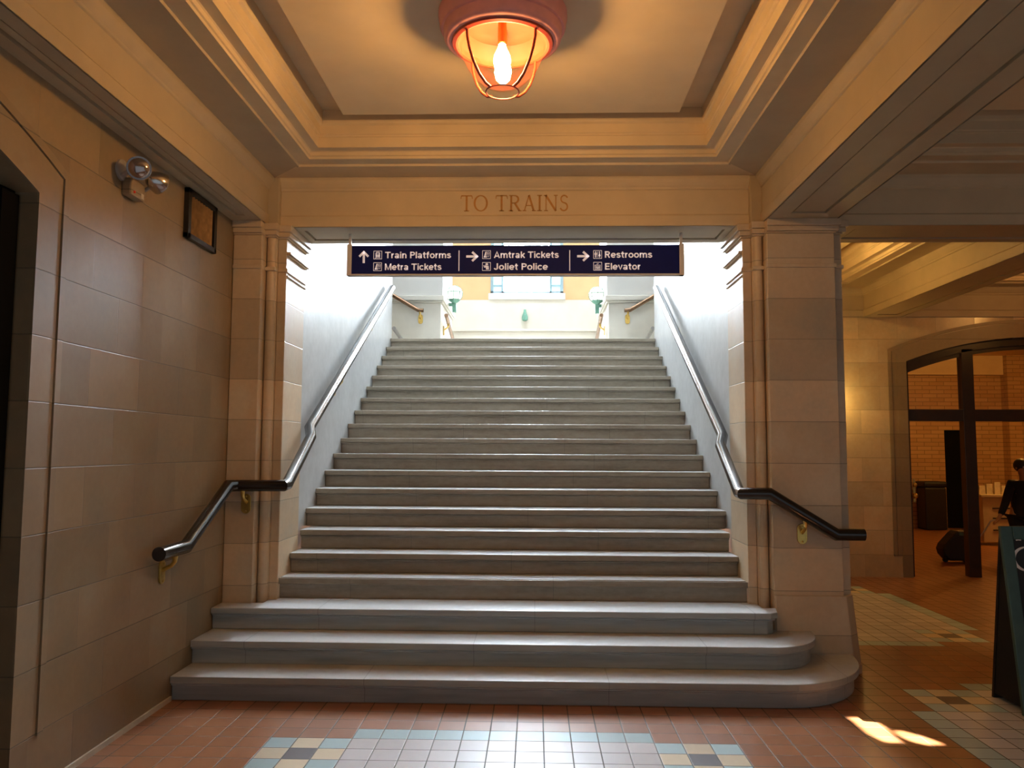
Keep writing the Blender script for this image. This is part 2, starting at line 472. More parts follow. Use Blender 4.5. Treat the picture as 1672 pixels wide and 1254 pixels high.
# ------------------------------------------------------------------ coffered ceiling
PROF = [(.012, 3.35), (.012, 3.432), (.004, 3.440), (0, 3.446), (0, 3.636), (.010, 3.642), (.012, 3.655), (.022, 3.668), (.034, 3.69), (.042, 3.71), (.044, 3.738),
        (.060, 3.738), (.295, 3.738), (.300, 3.726), (.318, 3.726), (.322, 3.742), (.430, 3.742),
        (.432, 3.760), (.442, 3.764), (.444, 3.790), (.452, 3.796), (.518, 3.796),
        (.520, 3.868), (.527, 3.873), (.527, 3.882), (.535, 3.890), (.537, 3.950), (.552, 3.962), (.556, 3.985), (.556, 4.06)]
def coffer(x0, x1, y0, y1, name, label, inset=.755, prof=PROF, d_front=False):
    mb = MB(); rings = []
    for d_, z in prof:
        rings.append([mb.bm.verts.new(p) for p in ((x0+d_, y0+d_, z), (x1-d_, y0+d_, z), (x1-d_, y1-d_, z), (x0+d_, y1-d_, z))])
    for A, B in zip(rings, rings[1:]):
        low = prof[rings.index(B)][0] < .425
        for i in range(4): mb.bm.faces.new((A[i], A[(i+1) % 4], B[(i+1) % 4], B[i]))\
                .material_index = 1 if low and not (i == 2 and d_front) else 0  # dimmer tone painted low; viewer-facing side kept brighter for its light
    mb.bm.faces.new(rings[-1])
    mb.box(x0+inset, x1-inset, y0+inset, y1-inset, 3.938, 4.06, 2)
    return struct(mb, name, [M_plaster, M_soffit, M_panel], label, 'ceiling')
XB, YB, YN = 1.925, 6.115, 2.085
coffer(-XB, XB, YN, YB, 'ceiling', 'deep plaster coffer over the foot of the stairs', d_front=True)
coffer(2.44, 6.60, YN, YB, 'ceiling.001', 'dim plaster coffer right of the long ceiling beam', d_front=True)
coffer(2.44, 4.47, 6.62, YF-.02, 'ceiling.002', 'yellow lit plaster coffer behind the right pier')
coffer(4.93, 8.9, 6.62, YF-.02, 'ceiling.003', 'orange lit plaster coffer before the arched doors')
coffer(-XB, XB, -3.0, YN-.5, 'ceiling.004', 'plaster coffer behind the viewer')
coffer(2.44, 6.60, -3.0, YN-.5, 'ceiling.005', 'second plaster coffer behind the viewer')

def soffit(x0, x1, y0, y1, name, label, m=.12):
    """beam underside with a sunk panel"""
    mb = MB(); z = BZ; g = .016
    X = [x0, x0+m, x0+m+g, x1-m-g, x1-m, x1]; Y = [y0, y0+m, y0+m+g, y1-m-g, y1-m, y1]
    if x1-x0 < y1-y0: Y = [y0, y0+.17, y0+.17+g, y1-.17-g, y1-.17, y1]
    else: X = [x0, x0+.25, x0+.25+g, x1-.25-g, x1-.25, x1]
    def zz(i, j):
        e = min(i, 5-i, j, 5-j)
        return z if e <= 1 else z+.02
    V = {(i, j): (X[i], Y[j]) for i in range(6) for j in range(6)}
    for i in range(5):
        for j in range(5):
            ring = min(i, 4-i, j, 4-j)
            zc = z if ring == 0 else (z+.022 if ring == 1 else z+.008)
            mb.box(X[i], X[i+1], Y[j], Y[j+1], zc, z+.06)
    mb.box(x0+.06, x1-.06, y0+.06, y1-.06, z+.05, 4.2)
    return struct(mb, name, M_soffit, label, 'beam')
soffit(XL, -XB, YN-.5, 5.96, 'trim_3', 'plaster beam along the top of the left wall', .075)
soffit(XB, 2.44, YN-.5, 5.96, 'trim_4', 'long plaster beam from the right pier towards the viewer', .13)
soffit(-XB, XB, YB, 6.62, 'trim_5', 'plaster lintel beam over the stairs carved TO TRAINS', .10)
soffit(2.44, 9.0, YB, 6.62, 'trim_6', 'grey plaster cross beam right of the pier', .10)
soffit(4.47, 4.93, 6.62, YF, 'trim_7', 'yellow lit plaster beam running to the back wall', .10)
soffit(6.6, 7.0, YN-.5, YB, 'trim_8', 'plaster beam beyond the dim coffer', .10)
soffit(XL, 9.0, YN-.5, YN, 'trim_9', 'plaster cross beam above the viewer', .10)
mb = MB(); mb.box(7.0, 9.0, -3, YB, 3.4, 4.25); mb.box(8.9, 9.0, 6.62, YF, 3.4, 4.25); mb.box(-2.5, 9.1, -3, 6.4, 4.2, 4.32); mb.box(2.1, 9.1, 6.4, YF+.3, 4.2, 4.32)
mb.box(1.9, 2.46, -3, YN-.5, BZ, 4.2); mb.box(-2.15, -1.9, -3, YN-.5, BZ, 4.2)
struct(mb, 'ceiling.006', M_plaster, 'flat plaster slab above the coffers', 'ceiling')
# corner posts of the lintel
for sx in (-1, 1):
    mb = MB(); a, b = sorted((sx*1.835, sx*1.93))
    mb.box(a, b, 6.06, 6.12, BZ-.005, 3.735)
    struct(mb, 'trim_10' if sx < 0 else 'trim_11', M_soffit, 'narrow plaster corner post at the %s end of the lintel' % ('left' if sx < 0 else 'right'), 'trim', bevel=.008)

# ------------------------------------------------------------------ enclosing walls
mb = MB(); mb.box(9.0, 9.2, -3, YF+.3, 0, 4.3)
struct(mb, 'wall_right', M_farwall, 'stone side wall far to the right', 'wall')

# ------------------------------------------------------------------ piers beside the stairs
def pier(sx, name, label):
    t = thing(name, label, 'pier', (sx*2.1, 6.25, 0))
    f = lambda a: sx*a
    out = 2.148 if sx < 0 else 2.43
    def bx(mb, a0, a1, y0, y1, z0, z1):
        x0, x1 = sorted((f(a0), f(a1))); mb.box(x0, x1, y0, y1, z0, z1)
    mb = MB()
    bx(mb, 1.925, out, 5.96, 6.60, 0, 3.25)
    if sx > 0: bx(mb, 2.43, 2.50, 6.01, 6.60, 0, 3.25)
    bx(mb, 1.777, 1.845, 6.10, 6.60, 0, 3.25)
    bx(mb, 1.845, 1.925, 6.075, 6.60, 0, 3.25)
    mb.build('shaft', M_pier, t, bevel=.006)
    mb = MB()
    xr = f(1.885)
    mb.lathe([(.036, 0.3), (.036, 3.25)], (xr, 6.072, 0), 20)
    mb.build('bead_moulding', M_pier, t, smooth=True)
    # necking and capital
    mb = MB()
    o2 = out + (.02 if sx > 0 else 0)
    for z0, z1, e in ((2.985, 3.015, .012), (3.25, 3.262, .012), (3.262, 3.30, .03), (3.30, 3.352, .045)):
        bx(mb, 1.925-.004, out+(e if sx > 0 else 0), 5.96-e, 6.10, z0, z1)
        if sx > 0: bx(mb, 2.43, 2.50+e, 6.01-e, 6.60+e, z0, z1)
        bx(mb, 1.845-e*.5, 1.93, 6.035-e, 6.10, z0, z1)
        bx(mb, 1.777-e, 1.85, 6.10-e, 6.60+e, z0, z1)
    for z0, z1, e in ((3.13, 3.152, .03), (3.118, 3.13, .018), (2.95, 2.965, .012)):
        bx(mb, 1.777-e, 1.80, 6.105, 6.60+e, z0, z1)
    mb.build('capital', M_pier, t, bevel=.005)
    if sx > 0:
        mb = MB()
        mb.prism([(1.93, 5.915), (2.475, 5.915), (2.56, 6.00), (2.56, 6.68), (1.93, 6.68)], 0, .07)
        vb = [(1.93, 5.915), (2.475, 5.915), (2.55, 5.99), (2.55, 6.66), (1.93, 6.66)]
        vt = [(1.93, 5.945), (2.44, 5.945), (2.51, 6.01), (2.51, 6.62), (1.93, 6.62)]
        a = [mb.bm.verts.new((x, y, .07)) for x, y in vb]; b = [mb.bm.verts.new((x, y, .56)) for x, y in vt]
        for i in range(5): mb.bm.faces.new((a[i], a[(i+1) % 5], b[(i+1) % 5], b[i]))
        mb.bm.faces.new(b); mb.bm.faces.new(a[::-1])
        mb.build('plinth', M_pier, t, bevel=.006)
    return t
pier(-1, 'stone_pier', 'stone pier against the left wall, left of the stairs')
pier(1, 'stone_pier', 'free-standing stone pier right of the stairs with handrail across it')

# carved lettering on the lintel (its own serif glyphs)
def stroke(pts, ws):
    """polygon ribbon along pts with widths ws"""
    L, Rr = [], []
    n = len(pts)
    for i in range(n):
        a = Vector(pts[max(0, i-1)]); b = Vector(pts[min(n-1, i+1)]); d = (b-a).normalized(); nn = Vector((-d.y, d.x))
        p = Vector(pts[i]); L.append(p+nn*ws[i]/2); Rr.append(p-nn*ws[i]/2)
    return [[(L[i].x, L[i].y), (L[i+1].x, L[i+1].y), (Rr[i+1].x, Rr[i+1].y), (Rr[i].x, Rr[i].y)] for i in range(n-1)]
def bar(x0, y0, x1, y1, w): return stroke([(x0, y0), (x1, y1)], [w, w])
def serif(x, y, w=.26): return bar(x-w/2, y, x+w/2, y, .05)
TK, TN = .13, .055
def ell(cx_, cy0, rx, ry, a0, a1, n, wt=TK, wn=TN):
    pts, ws = [], []
    for k in range(n+1):
        t = math.radians(a0+(a1-a0)*k/n); pts.append((cx_+rx*math.cos(t), cy0+ry*math.sin(t)))
        ws.append(wn+(wt-wn)*abs(math.cos(t))**1.5)
    return stroke(pts, ws)
GLY = {
 'T': (.82, lambda: bar(.41, 0, .41, 1, TK)+bar(.05, .97, .77, .97, .06)+bar(.05, .97, .02, .78, .05)+bar(.77, .97, .80, .78, .05)+serif(.41, .025, .34)),
 'O': (.98, lambda: ell(.49, .5, .42, .48, 0, 360, 36)),
 'R': (.86, lambda: bar(.18, 0, .18, 1, TK)+serif(.16, .025, .3)+bar(.04, .975, .4, .975, .05)+ell(.40, .74, .26, .235, -90, 90, 14)+bar(.18, .505, .4, .505, .05)+bar(.42, .5, .74, .03, TK)+bar(.66, .025, .88, .025, .05)),
 'A': (.92, lambda: bar(.46, 1, .78, .02, TK)+bar(.46, .98, .15, .02, TN+.01)+bar(.24, .35, .64, .35, .05)+serif(.15, .025, .24)+serif(.79, .025, .26)),
 'I': (.40, lambda: bar(.2, 0, .2, 1, TK)+serif(.2, .025, .32)+serif(.2, .975, .32)),
 'N': (1.0, lambda: bar(.17, 0, .17, 1, TN+.01)+bar(.15, 1, .83, .0, TK)+bar(.83, 0, .83, 1, TN+.01)+serif(.17, .025, .26)+serif(.13, .975, .22)+serif(.83, .975, .26)),
 'S': (.66, lambda: ell(.34, .745, .22, .225, 20, 270, 22, .09, .075)+ell(.31, .265, .24, .245, 90, -160, 22, .10, .08)),
}
def serif_text(txt, x0, x1, z0, h, y):
    adv = sum(.45 if c == ' ' else GLY[c][0]+.06 for c in txt)-.06
    kx = (x1-x0)/adv; mb = MB(); x = 0
    fr = lambda u, v, w: (u, y+w, v)
    for c in txt:
        if c == ' ': x += .45; continue
        w_, g = GLY[c]
        for q in g(): mb.extrude([(x0+(x+u)*kx, z0+v*h) for u, v in q], fr, .006)
        x += w_+.06
    return mb
lint = bpy.data.objects['trim_5']
o = serif_text('TO TRAINS', -.412, .440, 3.474, .128, YB-.004).build('carved_lettering', M_ochre, lint)
lab(o, 'ochre carved serif letters TO TRAINS')

# ------------------------------------------------------------------ staircase
R_ = .1559
yn = {1: 5.144, 2: 5.432, 3: 5.757, 4: 6.12, 5: 6.372, 6: 6.640}
for k in range(7, 21): yn[k] = 6.922+(k-7)*.2985
yn[21] = 11.3
stair = thing('staircase', 'wide worn grey stone staircase of twenty steps between stone walls', 'staircase', (0, 5.2, 0))
def quarter(cx0, cy0, rx, ry, n=14):
    return [(cx0+rx*math.sin(t), cy0-ry*math.cos(t)) for t in [math.pi/2*k/n for k in range(n+1)]]
def step_outline(k, off):
    y = yn[k]+off
    if k == 1: return [(-2.148, y)]+quarter(1.75, 5.95, .70-off, 5.95-y)+[(2.45-off, 5.955), (-2.148, 5.955)]
    if k == 2: return [(-2.148, y)]+quarter(1.75, 5.95, .425-off, 5.95-y)+[(2.175-off, 5.955), (-2.148, 5.955)]
    if k == 3: return [(-2.148, y), (1.84-off*.5, y), (1.90-off*.7, y+.05), (1.935-off, 5.955), (-2.148, 5.955)]
    w = 1.842 if k == 4 else (1.776 if k <= 6 else 1.814)
    return [(-w, y), (w, y), (w, yn[k+1]+.05), (-w, yn[k+1]+.05)]
for k in range(1, 21):
    mb = MB(); z1 = k*R_; z0 = z1-R_
    if k <= 3:
        out = step_outline(k, .035)
        if k == 3:  # the recess between the piers belongs to step three's tread
            pass
        mb.prism(out, z0, z1-.045); mb.prism(step_outline(k, 0), z1-.045, z1)
        mb.prism(step_outline(k, .018), z1-.062, z1-.045)
        if k == 3: mb.box(-1.84, 1.84, 5.94, 6.17, z0, z1)
        elif k < 3: mb.box(-1.84, 1.84, 5.94, 6.05, z0, z1)
    else:
        w = 1.842 if k == 4 else (1.776 if k <= 6 else 1.814)
        y = yn[k]; yb = yn[k+1]+.06
        if k == 4: mb.box(-w, w, y+.035, 6.098 if False else y+.06, z0-.0, z1-.045); w2 = 1.776; mb.box(-w2, w2, y+.05, yb, z0, z1); mb.box(-w, w, y, 6.098+.03, z1-.045, z1)
        else:
            mb.box(-w, w, y+.035, yb, z0, z1-.045); mb.box(-w, w, y, yb, z1-.045, z1)
            mb.box(-w, w, y+.018, yb-.01, z1-.060, z1-.045)
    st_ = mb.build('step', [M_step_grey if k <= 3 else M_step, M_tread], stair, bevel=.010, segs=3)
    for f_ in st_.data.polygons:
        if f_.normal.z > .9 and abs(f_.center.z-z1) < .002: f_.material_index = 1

# ------------------------------------------------------------------ stairwell and upper hall
ZL = 20*R_; HT = 13.0; WT = 11.6     # hall height, head of the tall window
for sx, nm in ((-1, 'wall_stair_left'), (1, 'wall_stair_right')):
    mb = MB(); a, b = sorted((sx*1.815, sx*2.148))
    mb.box(a, b, 6.60, 10.90, 0, HT)
    struct(mb, nm, M_stair_wall, 'smooth pale stone wall on the %s of the stairs' % ('left' if sx < 0 else 'right'), 'wall')
mb = MB(); mb.box(-2.15, 2.3, 6.30, 6.60, BZ+.06, HT); mb2 = MB(); mb2.box(-4.2, -2.15, 10.6, 10.9, 0, HT); mb2.box(2.31, 4.2, 10.6, 10.9, 0, HT)
mb3 = MB(); mb3.box(-2.35, -2.15, 6.3, 10.9, 3.4, HT); mb4 = MB(); mb4.box(2.149, 2.31, 6.66, 10.9, 0, HT)
struct(mb, 'wall_front', M_hallwhite, 'white wall of the upper hall above the lintel', 'wall')
struct(mb2, 'wall_front.001', M_hallwhite, 'white front walls of the upper hall beside the stairwell', 'wall')
struct(mb3, 'wall_side.002', M_hallwhite, 'upper outer skin of the left stairwell wall', 'wall')
struct(mb4, 'wall_side.003', M_pier, 'outer stone face of the right stairwell wall', 'wall')
mb = MB(); mb.box(-4.2, 4.2, 10.95, 15.3, ZL-.2, ZL)
struct(mb, 'floor.001', M_hall, 'pale marble landing at the head of the stairs', 'floor')
YH = 15.0
mb = MB()
mb.box(-4.2, 4.2, YH, YH+.3, ZL-.2, 4.44)                  # wainscot, thicker
struct(mb, 'wall_back.001', M_hall, 'white marble wainscot at the back of the upper hall', 'wall')
mb = MB()
mb.box(-4.2, -.68, YH+.06, YH+.3, 4.44, HT); mb.box(.71, 4.2, YH+.06, YH+.3, 4.44, HT); mb.box(-.68, .71, YH+.06, YH+.3, WT, HT); 
struct(mb, 'wall_back.002', M_peach, 'peach plaster wall around the bright upper window', 'wall')
mb = MB(); mb.box(-4.2, 4.2, YH-.10, YH, 3.82, 3.87); mb.box(-4.2, 4.2, YH-.06, YH, ZL, 3.82)
struct(mb, 'trim_12', M_hall, 'pale marble ledge along the back of the upper hall', 'trim', bevel=.01)
mb = MB(); mb.box(-4.4, -4.2, 10.6, YH+.3, 0, HT); mb.box(4.2, 4.39, 10.75, YH+.3, 0, HT)
struct(mb, 'wall_side', M_hallwhite, 'white side walls of the upper hall', 'wall')
# window_1
mb = MB(); mb.box(-.72, .75, YH-.04, YH+.3, 4.44, 4.565)
ws = struct(mb, 'window_1', M_hallwhite, 'tall bright window at the head of the stairs', 'window', bevel=.01)
mb = MB()
for a, b in ((-.68, -.63), (-.47, -.43), (.45, .49), (.66, .71)): mb.box(a, b, YH+.04, YH+.12, 4.565, WT)
mb.box(-.68, .71, YH+.04, YH+.12, 4.565, 4.61); mb.box(-.68, .71, YH+.04, YH+.12, WT-.06, WT)
for z in [4.72+.29*q for q in range(24)]: mb.box(-.63, -.47, YH+.06, YH+.10, z, z+.022); mb.box(.49, .66, YH+.06, YH+.10, z, z+.022)
mb.build('window_frame', plain('blue_grey_paint', (.25, .36, .40), .5), ws)
mb = MB(); mb.box(-.43, .45, YH+.09, YH+.10, 4.61, WT-.06); mb.build('window_pane', M_pane, ws)
mb = MB(); mb.box(-.63, -.47, YH+.09, YH+.10, 4.61, WT-.06); lab(mb.build('window_pane', M_pane_side, ws), 'blue side pane')
mb = MB(); mb.box(.49, .66, YH+.09, YH+.10, 4.61, WT-.06); lab(mb.build('window_pane', M_pane_side, ws), 'blue side pane')

# unseen pierced mask, added to shape the sun patches below
def at_sky(x, y, z0=0):
    t = (HT-z0)/SUN_DIR.z; return (x+SUN_DIR.x*t, y+SUN_DIR.y*t)
chinks = [[(2.083, 5.034), (2.149, 5.081), (2.201, 5.028), (2.231, 4.859), (2.211, 4.719), (2.217, 4.625), (2.128, 4.621), (2.088, 4.753), (2.089, 4.894)],
          [(2.255, 4.80), (2.298, 4.81), (2.376, 4.726), (2.435, 4.607), (2.335, 4.593), (2.278, 4.646), (2.255, 4.721)],
          [(1.944, 5.217), (2.001, 5.26), (2.033, 5.221), (1.968, 5.166)]]
polys = []
for i, ch in enumerate(chinks):
    z0 = .156 if i == 2 else 0
    polys.append([at_sky(x, y, z0) for x, y in ch])
xs = [p[0] for q in polys for p in q]; ys_ = [p[1] for q in polys for p in q]
hx0, hx1, hy0, hy1 = min(xs)-.08, max(xs)+.08, min(ys_)-.08, max(ys_)+.08
mb = MB(); w_ = .05
for a, b, c, d_ in ((hx0-w_, hx0, hy0-w_, hy1+w_), (hx1, hx1+w_, hy0-w_, hy1+w_), (hx0, hx1, hy0-w_, hy0), (hx0, hx1, hy1, hy1+w_)):
    mb.box(a, b, c, d_, HT-.06, HT+.3)
sk = struct(mb, 'sun_mask', M_greymetal, 'unseen pierced mask added to shape the sun patches', 'window')
mb = MB()
bmh = mb.bm
def inside(p, q):
    r = False; n = len(q); j = n-1
    for i in range(n):
        if (q[i][1] > p[1]) != (q[j][1] > p[1]) and p[0] < (q[j][0]-q[i][0])*(p[1]-q[i][1])/(q[j][1]-q[i][1])+q[i][0]: r = not r
        j = i
    return r
NX, NY = 90, 90
for i in range(NX):
    run = None
    for j in range(NY+1):
        a = (hx0+(hx1-hx0)*(i+.5)/NX, hy0+(hy1-hy0)*(j+.5)/NY)
        solid = j < NY and not any(inside(a, q) for q in polys)
        if solid and run is None: run = j
        if not solid and run is not None:
            mb.box(hx0+(hx1-hx0)*i/NX, hx0+(hx1-hx0)*(i+1)/NX, hy0+(hy1-hy0)*run/NY, hy0+(hy1-hy0)*j/NY, HT, HT+.003); run = None
mb.build('sun_mask_sheet', M_greymetal, sk)
mb = MB()
mb.box(-4.4, hx0-w_, 6.2, YH+.3, HT, HT+.3); mb.box(hx1+w_, 4.4, 6.2, YH+.3, HT, HT+.3); mb.box(hx0-w_, hx1+w_, 6.2, hy0-w_, HT, HT+.3); mb.box(hx0-w_, hx1+w_, hy1+w_, YH+.3, HT, HT+.3)
struct(mb, 'ceiling.007', M_hallwhite, 'white ceiling high above the upper hall', 'ceiling')
mb = MB()
for a in (-2.0, 0, 2.0): mb.box(a-.6, a+.6, 9.3, 10.7, HT-.05, HT-.02)  # glowing panes added to light the pedestals and back wall
lab(mb.build('fill_pane', M_fill, sk), 'unseen fill panes added under the ceiling')

# pedestals at the head of the stairs
for sx in (-1, 1):
    side = 'left' if sx < 0 else 'right'
    t = thing('stone_pedestal', 'white marble pedestal with sloping cap on the %s of the landing' % side, 'pedestal', (sx*1.6, 12.5, ZL), 'pedestals at the head of the stairs')
    e = 1.215 if sx < 0 else 1.24
    def bx(mb, a0, a1, *r):
        x0, x1 = sorted((sx*a0, sx*a1)); mb.box(x0, x1, *r)
    mb = MB(); bx(mb, e+.05, 3.2, 12.0, 13.6, ZL, 3.83); mb.build('base_block', M_hall, t, bevel=.01)
    mb = MB(); bx(mb, e+.02, 3.2, 11.97, 13.62, 3.83, 3.86); bx(mb, e, 3.2, 11.95, 13.65, 3.86, 3.94); mb.build('cap', M_hall, t, bevel=.012)
    mb = MB(); bx(mb, e+.03, 3.15, 12.05, 13.4, 3.94, 6.8); mb.build('pier_shaft', M_hallwhite, t, bevel=.01)

# globe lamps
for sx, (gx, gz) in ((-1, (-1.133, 4.106)), (1, (1.173, 4.085))):
    side = 'left' if sx < 0 else 'right'
    t = thing('globe_lamp', 'white caged globe lamp on a green bracket by the %s pedestal' % side, 'lamp', (gx, 12.7, gz), 'globe lamps at the head of the stairs')
    mb = MB(); mb.sphere((gx, 12.7, gz), .128); mb.build('globe', M_globe, t, smooth=True)
    mb = MB()
    def ringpts(f_): return [f_(2*math.pi*k/28) for k in range(29)]
    mb.tube(ringpts(lambda a: (gx+.134*math.cos(a), 12.7+.134*math.sin(a), gz+.02)), .007, 6, False)
    for q in range(4):
        w_ = math.pi*q/4
        mb.tube(ringpts(lambda a: (gx+.134*math.cos(a)*math.cos(w_), 12.7+.134*math.cos(a)*math.sin(w_), gz+.134*math.sin(a))), .006, 6, False)
    mb.build('cage', M_green, t, smooth=True)
    mb = MB(); mb.lathe([(0, -.19), (.026, -.19), (.030, -.15), (.055, -.138), (.080, -.118), (.098, -.092), (.092, -.088), (0, -.12)], (gx, 12.7, gz), 24)
    xw = sx*(1.245+.0)
    mb.box(min(gx, xw), max(gx, xw), 12.68, 12.72, gz-.20, gz-.15); mb.box(gx-.03, gx+.03, 12.67, 12.73, gz-.30, gz-.16)
    mb.build('bracket', M_green, t, smooth=True)

# little sconce on the back wall
t = thing('wall_sconce', 'small green bell shaped fitting on the back wall of the upper hall', 'sconce', (-.02, YH-.05, 4.13))
mb = MB(); mb.lathe([(0, -.11), (.03, -.115), (.055, -.10), (.058, -.05), (.045, 0), (.026, .05), (.022, .10), (0, .105)], (-.02, YH-.07, 4.14), 20); mb.build('body', M_green, t, smooth=True)
mb = MB(); mb.box(-.05, .01, YH-.03, YH-.001, 4.10, 4.20); mb.build('back_plate', M_green, t)

# ------------------------------------------------------------------ handrails
def handrail(label, pts, r, brackets, mat, parts=None, sy=1.0):
    t = thing('handrail', label, 'handrail', pts[0])
    mb = MB(); mb.tube(pts, r, 24, True, sy); mb.build('rail', mat, t, smooth=True, angle=30)
    for (rx, ry, rz), (nx, ny) in brackets:      # point on rail, unit vector to the wall, wall distance
        n = Vector((nx, ny, 0)); dist = n.length; n.normalize(); side = Vector((-n.y, n.x, 0))
        wallp = Vector((rx, ry, rz)) + n*dist
        mb = MB(); a = Vector((rx, ry, rz-r))
        mb.tube([a+Vector((0,0,.012)), a+Vector((0,0,-.03)), a+n*.02+Vector((0,0,-.055)), wallp+Vector((0,0,-r-.085))-n*.004], [.020, .013, .012, .015], 12)
        b = mb.build('bracket', M_brass, t, smooth=True)
        mb = MB(); q = n.to_track_quat('-Z', 'Y')
        poly = []
        for k_ in range(16):
            ang = math.pi*k_/15; poly.append((.036*math.cos(ang), .036*math.sin(ang)+.038))
        for k_ in range(16):
            ang = math.pi+math.pi*k_/15; poly.append((.036*math.cos(ang), .036*math.sin(ang)-.038))
        c0 = wallp+Vector((0, 0, -r-.095))
        fr = lambda u, v, w: tuple(c0+side*u+Vector((0,0,v))-n*(w+.0))
        mb.extrude(poly, fr, .012)
        for v in (-.055, .055): mb.sphere(c0+Vector((0,0,v))-n*.013, .007, 10, 6)
        p_ = mb.build('mounting_plate', M_brass, b, bevel=.002); p_.matrix_parent_inverse = Matrix.Identity(4)
    return t
RR = .043
handrail('dark metal handrail climbing the left wall and the left pier up the stairs',
         [(-2.065, 4.752, .977), (-2.065, 5.119, .977), (-2.065, 5.80, 1.333), (-2.03, 5.872, 1.333), (-1.69, 5.90, 1.333), (-1.69, 5.99, 1.340), (-1.692, 6.60, 1.705), (-1.738, 6.72, 1.785), (-1.738, 10.45, 3.745)], RR,
         [((-2.065, 4.97, .977), (-.085, 0)), ((-1.985, 5.876, 1.333), (0, .084)), ((-1.738, 7.80, 2.34), (-.077, 0)), ((-1.738, 9.17, 3.07), (-.077, 0))], M_bronze)
handrail('dark metal handrail crossing the right pier and climbing the right stair wall',
         [(2.55, 5.87, 1.008), (2.353, 5.87, 1.008), (1.88, 5.87, 1.298), (1.69, 5.90, 1.296), (1.69, 5.985, 1.300), (1.692, 6.56, 1.645), (1.738, 6.68, 1.728), (1.738, 10.16, 3.68)], RR,
         [((2.135, 5.872, 1.14), (0, .088)), ((1.738, 7.66, 2.275), (.077, 0)), ((1.738, 9.05, 3.06), (.077, 0))], M_bronze)
for sx, dz in ((-1, 0), (1, 0)):
    side = 'left' if sx < 0 else 'right'
    handrail('short bronze handrail across the front of the %s pedestal' % side,
             [(sx*1.99, 11.915, 3.93), (sx*1.605, 11.915, 3.705), (sx*1.52, 11.915, 3.70)], .03, [((sx*1.575, 11.915, 3.703), (0, .085))], M_bronze2)
    handrail('bronze handrail dropping along the inner face of the %s pedestal' % side,
             [(sx*1.19, 12.06, 3.65), (sx*1.19, 13.2, 3.38)], .03, [((sx*1.19, 12.35, 3.58), (sx*.074, 0))], M_bronze2)
    handrail('low grey handrail end beside the %s wall at the top step' % side,
             [(sx*1.84, 11.2, 3.317), (sx*1.84, 11.9, 3.245)], .028, [], M_greymetal)

# ------------------------------------------------------------------ hanging direction sign
YS = 6.30
sign = thing('hanging_sign', 'navy hanging direction sign with white lettering above the stairs', 'sign', (0, YS, 3.1))
sx0, sx1, sz0, sz1 = -1.349, 1.368, 3.003, 3.249
mb = MB(); mb.box(sx0+.038, sx1-.038, YS, YS+.05, sz0+.012, sz1); mb.build('panel', M_navy, sign)
mb = MB(); mb.box(sx0, sx1, YS-.006, YS+.056, sz0, sz0+.013); mb.box(sx0+.03, sx1-.03, YS+.02, YS+.05, sz1, sz1+.004); mb.build('bottom_rail', M_signmetal, sign, bevel=.003)
for x in (sx0, sx1-.039):
    mb = MB(); mb.box(x, x+.039, YS-.008, YS+.058, sz0, sz1+.012); mb.box(x+.008, x+.030, YS+.012, YS+.040, sz1+.012, BZ+.002)
    mb.build('end_post', M_signmetal, sign, bevel=.004)
PXM = YS/F_PX
def SXp(u): return sx0 + (u-566)*(sx1-sx0)/(1117-566)
def SZp(v): return 3.2445 - (v-400.5)*(3.2445-3.012)/(447.5-400.5)
def arc(cx_, cy0, rx, ry, a0, a1, n=12):
    return [(cx_+rx*math.cos(math.radians(a0+(a1-a0)*k/n)), cy0+ry*math.sin(math.radians(a0+(a1-a0)*k/n))) for k in range(n+1)]
